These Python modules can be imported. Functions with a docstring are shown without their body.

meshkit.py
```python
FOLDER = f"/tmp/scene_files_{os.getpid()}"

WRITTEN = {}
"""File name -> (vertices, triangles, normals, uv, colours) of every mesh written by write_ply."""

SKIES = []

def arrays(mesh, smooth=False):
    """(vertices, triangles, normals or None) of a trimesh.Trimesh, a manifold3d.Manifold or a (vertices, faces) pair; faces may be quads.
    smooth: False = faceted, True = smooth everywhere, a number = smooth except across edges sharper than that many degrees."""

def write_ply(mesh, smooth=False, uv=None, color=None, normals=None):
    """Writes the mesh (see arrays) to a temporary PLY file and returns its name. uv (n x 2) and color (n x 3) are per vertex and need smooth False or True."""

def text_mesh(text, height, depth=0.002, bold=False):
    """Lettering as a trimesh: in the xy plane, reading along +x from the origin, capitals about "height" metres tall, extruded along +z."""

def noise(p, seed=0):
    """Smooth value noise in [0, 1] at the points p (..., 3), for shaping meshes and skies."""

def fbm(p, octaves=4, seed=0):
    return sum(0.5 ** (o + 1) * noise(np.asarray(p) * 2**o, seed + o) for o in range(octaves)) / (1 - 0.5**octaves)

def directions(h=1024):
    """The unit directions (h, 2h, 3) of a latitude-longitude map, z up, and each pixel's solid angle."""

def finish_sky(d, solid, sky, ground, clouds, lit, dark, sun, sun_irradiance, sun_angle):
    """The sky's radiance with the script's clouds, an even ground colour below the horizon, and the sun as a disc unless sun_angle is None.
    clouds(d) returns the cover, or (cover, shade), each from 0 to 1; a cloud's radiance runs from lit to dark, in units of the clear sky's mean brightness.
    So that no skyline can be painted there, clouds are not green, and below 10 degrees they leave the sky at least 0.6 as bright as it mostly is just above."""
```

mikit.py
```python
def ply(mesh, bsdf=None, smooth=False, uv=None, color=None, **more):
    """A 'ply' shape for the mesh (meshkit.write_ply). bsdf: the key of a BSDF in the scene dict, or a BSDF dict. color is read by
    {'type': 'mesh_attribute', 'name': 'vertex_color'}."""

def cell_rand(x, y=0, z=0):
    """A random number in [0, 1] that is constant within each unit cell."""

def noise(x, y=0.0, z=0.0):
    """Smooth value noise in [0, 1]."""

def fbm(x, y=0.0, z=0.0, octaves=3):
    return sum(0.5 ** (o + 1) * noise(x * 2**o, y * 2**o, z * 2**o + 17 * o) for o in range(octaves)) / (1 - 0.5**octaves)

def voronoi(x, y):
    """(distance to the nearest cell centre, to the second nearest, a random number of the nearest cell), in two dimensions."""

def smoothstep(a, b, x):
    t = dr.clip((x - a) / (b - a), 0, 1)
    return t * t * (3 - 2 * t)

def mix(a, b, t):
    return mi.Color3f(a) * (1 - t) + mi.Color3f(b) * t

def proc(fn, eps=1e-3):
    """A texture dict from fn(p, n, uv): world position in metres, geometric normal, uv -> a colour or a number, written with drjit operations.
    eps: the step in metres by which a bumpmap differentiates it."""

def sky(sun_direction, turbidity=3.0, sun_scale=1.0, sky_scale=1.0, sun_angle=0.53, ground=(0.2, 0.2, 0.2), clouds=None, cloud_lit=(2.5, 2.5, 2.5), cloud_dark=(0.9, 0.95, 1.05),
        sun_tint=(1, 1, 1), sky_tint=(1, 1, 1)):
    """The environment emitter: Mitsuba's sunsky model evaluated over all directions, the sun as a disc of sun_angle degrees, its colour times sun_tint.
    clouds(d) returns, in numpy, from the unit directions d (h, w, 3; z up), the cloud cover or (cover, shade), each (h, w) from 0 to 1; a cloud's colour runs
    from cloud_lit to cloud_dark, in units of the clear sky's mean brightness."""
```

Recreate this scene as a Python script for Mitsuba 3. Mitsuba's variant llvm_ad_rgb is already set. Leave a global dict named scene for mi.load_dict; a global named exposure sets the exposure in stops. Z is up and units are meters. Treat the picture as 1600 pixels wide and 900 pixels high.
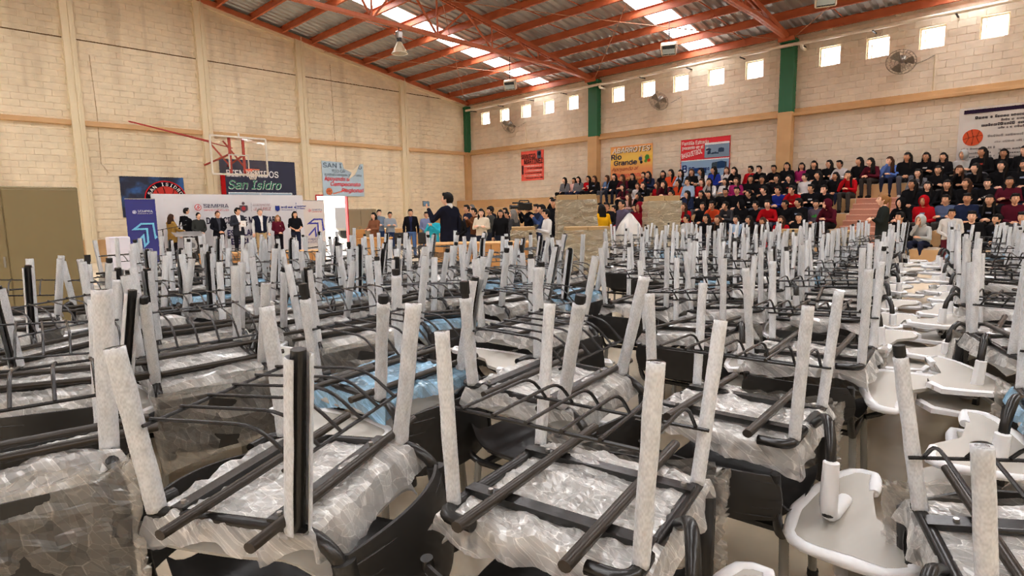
import math, random
import numpy as np, trimesh, drjit as dr, mitsuba as mi, mikit, meshkit
import manifold3d as m3
from shapely.geometry import Polygon, box as sbox
from mikit import proc, noise, fbm, voronoi, cell_rand, smoothstep, mix
T = mi.ScalarTransform4f
scene, labels = {}, {}
PI = math.pi
# ---------------------------------------------------------------- camera
EYE = np.array([0.0, 0.0, 1.4])
YAW, PITCH, ROLL, FOCAL = 0.79686, -0.12953, -0.016753, 905.0
_f = np.array([math.sin(YAW)*math.cos(PITCH), math.cos(YAW)*math.cos(PITCH), math.sin(PITCH)])
_r = np.array([math.cos(YAW), -math.sin(YAW), 0.0]); _u = np.cross(_r, _f)
UP = -_r*math.sin(ROLL) + _u*math.cos(ROLL)
scene['camera'] = {'type': 'perspective', 'fov': math.degrees(2*math.atan(800/FOCAL)), 'fov_axis': 'x', 'near_clip': 0.02, 'far_clip': 400.0,
                   'to_world': T().look_at(origin=EYE.tolist(), target=(EYE+_f).tolist(), up=UP.tolist())}
# ---------------------------------------------------------------- light: hazy sky, low sun, translucent roof sheets and windows
def _cover(d):
    return np.full(d.shape[:2], 0.85), meshkit.fbm(d*2.2, 3, 5)*0.4
scene['sky'] = mikit.sky((-0.5, -0.6, 0.9), turbidity=4.0, sun_scale=0.0, sky_scale=60.0, ground=(0.45, 0.42, 0.38), clouds=_cover, cloud_lit=(1.6, 1.55, 1.5), cloud_dark=(1.1, 1.1, 1.1))
SKYLIGHT = (16.2, 16.5, 16.8)      # radiance of the sunlit translucent sheets
WINDOW = (9.0, 9.2, 9.4)           # radiance of the sunlit milky panes
exposure = -0.22
# ---------------------------------------------------------------- helpers
def lin(c):
    c = [x/255 for x in c]
    return [x/12.92 if x <= 0.04045 else ((x+0.055)/1.055)**2.4 for x in c]
def rgb(c): return {'type': 'rgb', 'value': lin(c)}
MATS = {}
def mat(c, rough=0.7, metal=0.0, spec=0.5, **k):
    """a plain material, made once per colour and finish; returns its key"""
    key = 'mat_%d_%d_%d_%d_%d' % (*c, int(rough*100), int(metal*100)) + ''.join('_%s%d' % (a[:5], int(b*100)) for a, b in k.items())
    if key not in scene:
        scene[key] = {'type': 'twosided', 'm': {'type': 'principled', 'base_color': rgb(c), 'roughness': rough, 'metallic': metal, 'specular': spec, **k}}
    return key
def matte(c):
    key = 'matte_%d_%d_%d' % tuple(c)
    if key not in scene: scene[key] = {'type': 'twosided', 'm': {'type': 'diffuse', 'reflectance': rgb(c)}}
    return key
def procmat(key, fn, rough=0.8, bump=None, scale=1.0, metal=0.0, spec=0.5, eps=1e-3):
    b = {'type': 'principled', 'base_color': proc(fn), 'roughness': rough, 'metallic': metal, 'specular': spec}
    if bump: b = {'type': 'bumpmap', 't': proc(bump, eps), 'scale': scale, 'b': b}
    scene[key] = {'type': 'twosided', 'b': b}
    return key
_count = {}
def uniq(name):
    n = _count.get(name, 0); _count[name] = n+1
    return name if n == 0 else '%s_%03d' % (name, n)
def part(root, name, shape, label=None, tw=None):
    key = uniq(root + '__' + name)
    scene[key] = shape if tw is None else {**shape, 'to_world': tw}
    if label: labels[key] = {'label': label}
    return key
def thing(name, label, cat, group=None):
    key = uniq(name); labels[key] = {'label': label, 'category': cat}
    if group: labels[key]['group'] = group
    return key
def single(name, label, cat, shape, group=None):
    k = thing(name, label, cat, group); scene[k] = shape; return k
def struct(name, shape=None, label=None):
    labels[name] = {'kind': 'structure', **({'label': label} if label else {})}
    if shape is not None: scene[name] = shape
    return name
class MB:
    """collects vertices and faces of one mesh"""
    def __init__(s): s.v, s.f, s.n = [], [], 0
    def add(s, v, f):
        v = np.asarray(v, float).reshape(-1, 3); s.v.append(v); s.f.append(np.asarray(f, int)+s.n); s.n += len(v); return s
    def mesh(s, m): return s.add(m.vertices, m.faces)
    def box(s, lo, hi, bev=0.0, M=None):
        lo, hi = np.array(lo, float), np.array(hi, float)
        if bev > 0:
            c = np.array([[x, y, z] for x in (0, 1) for y in (0, 1) for z in (0, 1)], float)
            P = lo+(hi-lo)*c; S = np.where(c > 0.5, -1, 1)*bev
            pts = np.vstack([P+S*np.array([0, 1, 1]), P+S*np.array([1, 0, 1]), P+S*np.array([1, 1, 0])])
            h = trimesh.convex.convex_hull(pts); v, f = h.vertices, h.faces
        else:
            v = np.array([[x, y, z] for x in (lo[0], hi[0]) for y in (lo[1], hi[1]) for z in (lo[2], hi[2])])
            f = np.array([[0, 1, 3], [0, 3, 2], [4, 6, 7], [4, 7, 5], [0, 4, 5], [0, 5, 1], [2, 3, 7], [2, 7, 6], [0, 2, 6], [0, 6, 4], [1, 5, 7], [1, 7, 3]])
        if M is not None: v = v@np.asarray(M)[:3, :3].T + np.asarray(M)[:3, 3]
        return s.add(v, f)
    def beam(s, a, b, w, h, up=(0, 0, 1)):
        """a bar from a to b, w wide and h high"""
        a, b = np.array(a, float), np.array(b, float); d = b-a; L = np.linalg.norm(d); d /= L
        if abs(d@np.array(up)) > 0.99: up = (0, 1, 0)
        x = np.cross(d, up); x /= np.linalg.norm(x); y = np.cross(x, d)
        M = np.eye(4); M[:3, 0], M[:3, 1], M[:3, 2], M[:3, 3] = d, x, y, a
        return s.box((0, -w/2, -h/2), (L, w/2, h/2), M=M)
    def tube(s, path, r, n=8, cap=True, rad=None, oval=1.0):
        P = np.array(path, float); k = len(P)
        t = np.zeros_like(P); t[1:-1] = P[2:]-P[:-2]; t[0] = P[1]-P[0]; t[-1] = P[-1]-P[-2]
        t /= np.linalg.norm(t, axis=1, keepdims=True)
        a = np.array([0, 0, 1.0]) if abs(t[0][2]) < 0.9 else np.array([1.0, 0, 0])
        x = np.cross(t[0], a); x /= np.linalg.norm(x); V = []
        an = np.arange(n)*2*PI/n
        for i in range(k):
            x = x - t[i]*(x@t[i]); x /= np.linalg.norm(x); y = np.cross(t[i], x)
            rr = (rad[i] if rad is not None else r); rr = np.broadcast_to(rr, n)
            V.append(P[i] + (np.cos(an)*rr)[:, None]*x + (np.sin(an)*rr*oval)[:, None]*y)
        F = []
        for i in range(k-1):
            for j in range(n):
                a0, a1, b0, b1 = i*n+j, i*n+(j+1) % n, (i+1)*n+j, (i+1)*n+(j+1) % n
                F += [[a0, a1, b1], [a0, b1, b0]]
        V = np.vstack(V)
        if cap:
            V = np.vstack([V, P[:1], P[-1:]]); c0, c1 = k*n, k*n+1
            for j in range(n): F += [[c0, (j+1) % n, j], [c1, (k-1)*n+j, (k-1)*n+(j+1) % n]]
        return s.add(V, F)
    def m(s): return trimesh.Trimesh(np.vstack(s.v), np.vstack(s.f), process=False)
    def ply(s, b, smooth=False): return mikit.ply(s.m(), b, smooth=smooth)
def bend(pts, r=0.05, n=4):
    """rounds the corners of a polyline"""
    P = [np.array(p, float) for p in pts]; out = [P[0]]
    for i in range(1, len(P)-1):
        a, b, c = P[i-1], P[i], P[i+1]; u, w = a-b, c-b; lu, lw = np.linalg.norm(u), np.linalg.norm(w)
        q = min(r, lu*0.45, lw*0.45); p0, p1 = b+u/lu*q, b+w/lw*q
        for k in range(n+1):
            t = k/n; out.append((1-t)**2*p0 + 2*t*(1-t)*b + t*t*p1)
    return np.array(out+[P[-1]])
def grid(fn, nu, nv):
    """sheet of fn(u, v) -> xyz over the unit square"""
    u, v = np.meshgrid(np.linspace(0, 1, nu), np.linspace(0, 1, nv), indexing='ij')
    p = np.stack(fn(u, v), -1).reshape(-1, 3); F = []
    i = np.arange(nu-1)[:, None]*nv+np.arange(nv-1)[None]; i = i.ravel()
    return trimesh.Trimesh(p, np.vstack([np.stack([i, i+nv, i+nv+1], 1), np.stack([i, i+nv+1, i+1], 1)]), process=False)
def place(x, y, z=0, rz=0, s=1.0, rx=0, ry=0):
    t = T().translate([x, y, z]).rotate([0, 0, 1], rz)
    if rx: t = t.rotate([1, 0, 0], rx)
    if ry: t = t.rotate([0, 1, 0], ry)
    return t if s == 1.0 else t.scale(s)
# ================================================================ the hall
YB, XR, ZE, SL = 23.0, 20.46, 7.10, 0.1687       # back wall, right wall, eave height, roof slope
RIDGE, XL, YF = 4.0, -12.5, -7.0
def roof_z(x): return ZE + SL*(XR-x) if x >= RIDGE else ZE + SL*(XR-RIDGE) - SL*(RIDGE-x)
# ---- materials
def _floor(p, n, uv):
    a = fbm(p.x*0.5, p.y*0.5, 3.0, 4); b = fbm(p.x*6, p.y*6, 1.0, 3)
    c = mix((0.50, 0.42, 0.31), (0.62, 0.53, 0.40), smoothstep(0.25, 0.75, a))
    line = smoothstep(0.03, 0.02, dr.abs(p.y-18.2)) * smoothstep(18.0, 18.2, p.x+20)
    return mix(c*(0.9+0.2*b), (0.55, 0.50, 0.42), 0.0*line)
procmat('floor_paint', _floor, rough=0.32, spec=0.5)
def _blocks(a, b, grime):
    def f(p, n, uv):
        big = fbm(p.x*0.35+p.y*0.35, p.z*0.5, 2.0, 4); fine = fbm((p.x+p.y)*5, p.z*9, 4.0, 4)
        streak = fbm((p.x+p.y)*2.2, p.z*0.25, 9.0, 3); spot = fbm((p.x+p.y)*3, p.z*3, 13.0, 3)
        c = mix(a, b, smoothstep(0.3, 0.7, big))
        c = c*(0.9+0.2*fine)
        c = mix(c, (0.33, 0.24, 0.14), grime*smoothstep(0.56, 0.78, streak))
        return c*(0.94+0.12*spot)
    return f
procmat('cream_block', _blocks((0.65, 0.545, 0.375), (0.72, 0.615, 0.44), 0.30), rough=0.75)
procmat('greyed_cream_block', _blocks((0.62, 0.535, 0.42), (0.70, 0.615, 0.49), 0.15), rough=0.75)  # same cream paint, the right wall's greyer light put into its colour
def _joint(p, n, uv): return mi.Color3f(0.62, 0.54, 0.40)*(0.97+0.12*noise(p.x*3+p.y*3, p.z*3))
procmat('joint', _joint, rough=0.9)
def _redsteel(p, n, uv):
    a = fbm(p.x*3, p.y*3, p.z*3, 3)
    return mix((0.36, 0.082, 0.030), (0.49, 0.135, 0.055), a)
procmat('red_steel', _redsteel, rough=0.5)
def _tanpaint(p, n, uv):
    a = fbm(p.x*2, p.y*2, p.z*3, 4)
    return mix((0.45, 0.26, 0.11), (0.58, 0.37, 0.18), a)
procmat('tan_paint', _tanpaint, rough=0.6)
def _galv(p, n, uv):
    a = fbm(p.x*1.5, p.y*3, 0.0, 3)
    return mix((0.36, 0.37, 0.36), (0.52, 0.53, 0.51), a)
procmat('galvanised', _galv, rough=0.42, metal=0.55)
CREAM = mat((214, 200, 168), 0.7); GREEN = mat((22, 92, 58), 0.5); BROWNP = mat((160, 112, 66), 0.65)
WHITEP = mat((235, 228, 210), 0.35); DARKS = mat((30, 28, 27), 0.5)
# ---- floor and outside ground
struct('floor', MB().box((XL, YF, -0.2), (XR, YB, 0)).ply('floor_paint'), 'polished beige concrete floor of the sports hall')
struct('ground_outside', MB().box((-60, YB+0.22, -0.25), (80, YB+70, -0.02)).ply(mat((190, 175, 150), 0.9)), 'pale ground outside the open door')
# ---- walls: block faces in front of a joint-coloured core
def extr(poly, d, frm):
    m = trimesh.creation.extrude_polygon(poly, d, engine='earcut'); v = m.vertices
    return trimesh.Trimesh(np.stack(frm(v[:, 0], v[:, 1], v[:, 2]), 1), m.faces, process=False)
def gable(x0, x1): 
    pts = [(x0, 0), (x1, 0), (x1, roof_z(x1)-0.02)] + ([(RIDGE, roof_z(RIDGE)-0.02)] if x0 < RIDGE < x1 else []) + [(x0, roof_z(x0)-0.02)]
    return Polygon(pts)
DOOR = (11.85, 13.35, 2.28)
WY = [(21.96-0, 5.77)]
WINS = [21.66, 20.31, 18.90, 17.50, 16.13, 13.80, 12.42, 11.04, 9.68, 8.32, 5.98, 4.68, 3.36, 2.01, 0.66, -0.66]
WW, WZ0, WZ1 = 0.60, 5.78, 6.37
wb = gable(XL, XR).difference(sbox(DOOR[0], -0.1, DOOR[1], DOOR[2]))
struct('wall_back', mikit.ply(extr(wb, 0.2, lambda a, b, c: (a, YB+0.012+c, b)), 'joint'), 'cream painted concrete block gable wall')
wr = sbox(YF, 0, YB, ZE-0.02)
for y in WINS: wr = wr.difference(sbox(y-WW/2, WZ0, y+WW/2, WZ1))
struct('wall_right', mikit.ply(extr(wr, 0.2, lambda a, b, c: (XR+0.012+c, a, b)), 'joint'), 'cream painted concrete block wall above the bleachers, coloured greyer for its shade')
struct('wall_left', MB().box((XL-0.2, YF, 0), (XL, YB, ZE)).ply('cream_block'))
struct('wall_front', mikit.ply(extr(gable(XL, XR), 0.2, lambda a, b, c: (a, YF-0.2+c, b)), 'cream_block'))
BL, BH = 0.40, 0.20
def block_face(w, h):
    """a block's face: proud 2 cm of the core, edges rounded off; in x (along), y (out), z"""
    g, c, d = 0.0025, 0.004, 0.009
    o = [(g, 0, g), (w-g, 0, g), (w-g, 0, h-g), (g, 0, h-g)]
    e = [(g, -d+c, g), (w-g, -d+c, g), (w-g, -d+c, h-g), (g, -d+c, h-g)]
    i = [(g+c, -d, g+c), (w-g-c, -d, g+c), (w-g-c, -d, h-g-c), (g+c, -d, h-g-c)]
    F = []
    for j in range(4):
        k = (j+1) % 4; F += [[j, k, 4+k], [j, 4+k, 4+j], [4+j, 4+k, 8+k], [4+j, 8+k, 8+j]]
    return np.array(o+e+i, float), np.array(F+[[8, 9, 10], [8, 10, 11]])
def lay(wall, poly, frame, view, length, top, b):
    """courses of blocks; the 300 that show largest are parts, the rest one part of kind stuff"""
    rng = random.Random(7); cells = []
    for r in range(int(top/BH)+1):
        off = 0.2*(r % 2)
        for k in range(-1, int(length[1]/BL)+2):
            x0 = length[0]+k*BL+off; x1 = x0+BL; z0 = r*BH
            cell = sbox(x0, z0, x1, z0+BH)
            if not poly.intersects(cell): continue
            piece = poly.intersection(cell)
            for g in getattr(piece, 'geoms', [piece]):
                if g.area > 0.002: cells.append((g, abs(g.area-BL*BH) < 1e-6, g.bounds))
    full = {}
    cells.sort(key=lambda c: np.linalg.norm(view(c[2]))); mb, n = MB(), 0
    for g, whole, bd in cells:
        w, h = bd[2]-bd[0], bd[3]-bd[1]; jig = rng.uniform(-0.002, 0.002)
        if not whole and g.area < 0.93*w*h: 
            m = trimesh.creation.extrude_polygon(g.buffer(-0.003), 0.012, engine='earcut') if g.buffer(-0.003).geom_type == 'Polygon' and not g.buffer(-0.003).is_empty else None
            if m is not None: v = m.vertices; mb.add(frame(v[:, 0], -v[:, 2], v[:, 1]), m.faces)
            continue
        v, f = block_face(w, h); P = frame(v[:, 0]+bd[0], v[:, 1]+jig*(v[:, 1] < -0.001), v[:, 2]+bd[1])
        if n < 300 and whole and view(bd)[2] > 0:
            part(wall, 'block', mikit.ply((P, f), b)); n += 1
        else: mb.add(P, f)
    labels[part(wall, 'block_courses', mb.ply(b))] = {'kind': 'stuff'}
def viewer(to3):
    def f(bd):
        p = np.array(to3((bd[0]+bd[2])/2, (bd[1]+bd[3])/2))-EYE; c = p@_f
        x, y = 800+FOCAL*(p@_r)/max(c, 0.1), 450-FOCAL*(p@UP)/max(c, 0.1)
        seen = 1 if c > 0 and -30 < x < 1630 and -30 < y < 380 else -1
        return np.array([np.linalg.norm(p)+(0 if seen > 0 else 100), 0, seen])
    return f
vb = viewer(lambda a, b: (a, YB, b)); vr = viewer(lambda a, b: (XR, a, b))
vis = lambda poly: poly
lay('wall_back', gable(-1.0, XR).intersection(sbox(-1, 0, XR, 12)).difference(sbox(DOOR[0], -0.1, DOOR[1], DOOR[2])).difference(sbox(-1, 0, XR, 0.8)), lambda a, b, c: np.stack([a, YB+0.012+b, c], 1), vb, (-1.0, XR+1), 11, 'cream_block')
lay('wall_right', wr.intersection(sbox(-1, 1.6, YB, 8)), lambda a, b, c: np.stack([XR+0.012+b, a, c], 1)[:, [0, 1, 2]], vr, (-1.0, YB+1), 7.2, 'greyed_cream_block')
# painted brown dado of the back wall
struct('trim_1', MB().box((XL, YB-0.006, 0), (DOOR[0], YB+0.02, 0.74)).box((DOOR[1], YB-0.006, 0), (XR, YB+0.02, 0.74)).ply('tan_paint'), 'brown painted dado at the foot of the back wall')
# tie beams along both walls
struct('beam_back', MB().box((XL, YB-0.10, 4.36), (XR, YB+0.02, 4.52), 0.01).ply('tan_paint'), 'tan tie beam across the back wall')
struct('beam_right', MB().box((XR-0.16, YF, 4.36), (XR+0.02, YB, 4.46), 0.01).box((XR-0.05, YF, 4.46), (XR+0.02, YB, 4.60), 0.01).ply('tan_paint'), 'tan tie beam along the right wall')
# dark crack line of the upper course
struct('trim_2', MB().box((XL, YB-0.012, 7.0), (XR-0.25, YB+0.02, 7.025)).ply(mat((92, 70, 42), 0.9)), 'dark joint line across the upper gable wall')
# pilasters of the back wall, sloped coping under the rafter
for i, (x, top) in enumerate([(0.1, 0), (4.03, 0), (7.86, 0), (11.55, 0), (16.5, 0)]):
    zt = roof_z(x)-0.1
    k = struct('pilaster' + ('' if i == 0 else '_%03d' % i), MB().box((x-0.24, YB-0.16, 0), (x+0.10, YB+0.02, zt), 0.012).ply(CREAM), 'cream painted steel pilaster on the back wall')
    part(k, 'flange', MB().box((x-0.045, YB-0.20, 0), (x+0.02, YB-0.155, zt), 0.006).ply(CREAM))
    for j in range(9):
        z = 2.6+j*0.75
        if z < zt-0.3 and x < 13: part(k, 'bracket', MB().box((x-0.30, YB-0.07, z), (x-0.235, YB+0.02, z+0.16), 0.006).ply(CREAM))
mb = MB(); mb.beam((RIDGE, YB-0.05, roof_z(RIDGE)-0.32), (XR-0.1, YB-0.05, roof_z(XR-0.1)-0.32), 0.14, 0.13)
struct('trim_3', mb.ply(CREAM), 'cream sloping coping under the red rafter')
mb = MB(); mb.beam((RIDGE, YB-0.1, roof_z(RIDGE)-0.19), (XR-0.05, YB-0.1, roof_z(XR-0.05)-0.19), 0.2, 0.16)
struct('rafter', mb.ply('red_steel'), 'red steel rafter along the gable wall')
# pillars of the right wall, green above the beam and tan below
for i, (y, w) in enumerate([(YB-0.05, 0.34), (14.93-0.05, 0.46), (7.18-0.02, 0.44), (-0.6, 0.44)]):
    k = struct('pillar' + ('' if i == 0 else '_%03d' % i), MB().box((XR-0.30, y-w/2, 0), (XR+0.02, y+w/2, 4.50), 0.01).ply('tan_paint'), 'pillar of the right wall, tan below the beam and green above')
    part(k, 'upper_shaft', MB().box((XR-0.27, y-w/2, 4.50), (XR+0.02, y+w/2, 6.66), 0.01).ply(GREEN), 'green painted upper shaft')
    part(k, 'cap', MB().box((XR-0.31, y-w/2-0.03, 6.66), (XR+0.02, y+w/2+0.03, 6.78), 0.01).ply(GREEN))
# white pipe under the eave
mb = MB(); mb.tube([(XR-0.36, YF+0.1, 6.50), (XR-0.36, 7, 6.55), (XR-0.37, 15, 6.52), (XR-0.36, YB-0.3, 6.55)], 0.055, 10)
k = single('water_pipe', 'long white pipe running along the right wall above the windows', 'pipe', mb.ply(WHITEP, 40))
mb = MB()
for y in np.arange(-5, 22.5, 1.95): part(k, 'clamp', MB().box((XR-0.40, y-0.02, 6.462), (XR-0.003, y+0.02, 6.492), 0).ply(DARKS))
part(k, 'elbow', MB().tube(bend([(XR-0.36, 14.45, 6.5), (XR-0.36, 14.45, 6.40), (XR-0.004, 14.45, 6.40)], 0.05), 0.05, 8).ply(WHITEP, 40))
part(k, 'elbow', MB().tube(bend([(XR-0.36, 6.7, 6.5), (XR-0.36, 6.7, 6.40), (XR-0.004, 6.7, 6.40)], 0.05), 0.05, 8).ply(WHITEP, 40))
# thin conduit above it with junction boxes
mb = MB(); mb.tube([(XR-0.02, YF+0.2, 6.93), (XR-0.02, 6, 6.90), (XR-0.02, 15, 6.88), (XR-0.02, YB-0.4, 6.86)], 0.012, 6)
k = single('conduit', 'thin dark conduit on the top courses of the right wall', 'conduit', mb.ply(mat((120, 96, 70), 0.5)))
for y in (10.0, 4.2, 6.0, 19.0): part(k, 'junction_box', MB().box((XR-0.08, y-0.07, 6.84), (XR-0.003, y+0.07, 6.95), 0.008).ply(WHITEP))
# windows: milky panes lit from outside, in cream steel frames with one mullion
scene['lit_pane'] = mat((240, 240, 240), 0.4) and {'type': 'diffuse', 'reflectance': {'type': 'rgb', 'value': 0.6}}
for i, y in enumerate(WINS):
    k = struct('window_%d' % (i+1)); a, b = y-WW/2, y+WW/2
    mb = MB()
    for lo, hi in (((XR+0.08, a, WZ0), (XR+0.13, a+0.03, WZ1)), ((XR+0.08, b-0.03, WZ0), (XR+0.13, b, WZ1)), ((XR+0.08, a, WZ0), (XR+0.13, b, WZ0+0.03)), ((XR+0.08, a, WZ1-0.03), (XR+0.13, b, WZ1))): mb.box(lo, hi)
    part(k, 'frame', mb.ply(CREAM)); part(k, 'mullion', MB().box((XR+0.08, b-0.13, WZ0), (XR+0.13, b-0.115, WZ1)).ply(CREAM))
    pane = mikit.ply((np.array([(XR+0.135, a, WZ0), (XR+0.135, b, WZ0), (XR+0.135, b, WZ1), (XR+0.135, a, WZ1)]), np.array([[0, 2, 1], [0, 3, 2]])), 'lit_pane')
    part(k, 'pane', {**pane, 'emitter': {'type': 'area', 'radiance': {'type': 'rgb', 'value': list(WINDOW)}}})
# ---- roof: ribbed steel sheets with translucent strips, on red purlins
SKY_Y = [17.85, 10.17, 2.5, -5.2]; SW = 0.48
struct('ceiling', MB().box((RIDGE-0.25, YF-0.2, roof_z(RIDGE)+0.06), (RIDGE+0.25, YB+0.2, roof_z(RIDGE)+0.075)).ply('galvanised'), 'ribbed steel roof sheets with translucent strips')
def sheet(x0, x1, y0, y1):
    """trapezoid ribs running up the slope"""
    per = (y1-y0)/max(1, round((y1-y0)/0.32)); ys, zs = [], []; y = y0
    while y < y1-1e-6:
        ys += [y, y+per*0.22, y+per*0.34, y+per*0.66, y+per*0.78]; zs += [0, 0, 0.055, 0.055, 0.0]; y += per
    ys.append(y1); zs.append(0); ys, zs = np.array(ys), np.array(zs); n = len(ys)
    P = np.vstack([np.stack([np.full(n, x), ys, zs+roof_z(x)], 1) for x in (x0, x1)]); i = np.arange(n-1)
    return P, np.vstack([np.stack([i, i+1, n+i+1], 1), np.stack([i, n+i+1, n+i], 1)])
edges = sorted([YF-0.2] + [s+d for s in SKY_Y for d in (-SW, SW)] + [YB+0.2])
for a, b in zip(edges[::2], edges[1::2]):
    n = max(1, round((b-a)/0.96))
    for j in range(n):
        y0, y1 = a+(b-a)*j/n, a+(b-a)*(j+1)/n
        for x0, x1 in ((RIDGE, XR+0.3), (XL-0.3, RIDGE)):
            part('ceiling', 'sheet', mikit.ply(sheet(x0, x1, y0, y1), 'galvanised'))
scene['fibreglass'] = {'type': 'diffuse', 'reflectance': {'type': 'rgb', 'value': 0.5}}
for y in SKY_Y:
    for x0, x1 in ((RIDGE+0.3, XR-0.35), (XL+0.3, RIDGE-0.3)):
        v = np.array([(x0, y-SW, roof_z(x0)+0.06), (x1, y-SW, roof_z(x1)+0.06), (x1, y+SW, roof_z(x1)+0.06), (x0, y+SW, roof_z(x0)+0.06)])
        f = np.array([[0, 2, 1], [0, 3, 2]])
        part('ceiling', 'translucent_sheet', {**mikit.ply((v, f), 'fibreglass'), 'emitter': {'type': 'area', 'radiance': {'type': 'rgb', 'value': list(SKYLIGHT)}}}, 'glowing translucent roof strip')
def channel(y0, y1, x, z, h=0.24, w=0.075):
    mb = MB(); t = 0.008
    mb.box((x-t/2, y0, z-h), (x+t/2, y1, z)); mb.box((x-w, y0, z-t), (x, y1, z)); mb.box((x-w, y0, z-h), (x, y1, z-h+t))
    return mb
PX = [XR-0.12-1.19*k for k in range(28)]
n = 0
for x in PX:
    if x < XL+0.2: break
    k = struct('purlin' + ('' if n == 0 else '_%03d' % n), channel(YF, YB-0.02, x, roof_z(x)-0.012).ply('red_steel'), 'red steel purlin under the roof sheets' if n == 0 else None); n += 1
    if x > 8:
        for y in (19.0, 13.4, 11.9, 16.3, 8.6, 5.6): part(k, 'sag_strut', MB().beam((x-0.02, y, roof_z(x)-0.2), (x+1.15, y, roof_z(x+1.15)-0.05), 0.02, 0.03).ply('red_steel'))
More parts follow.
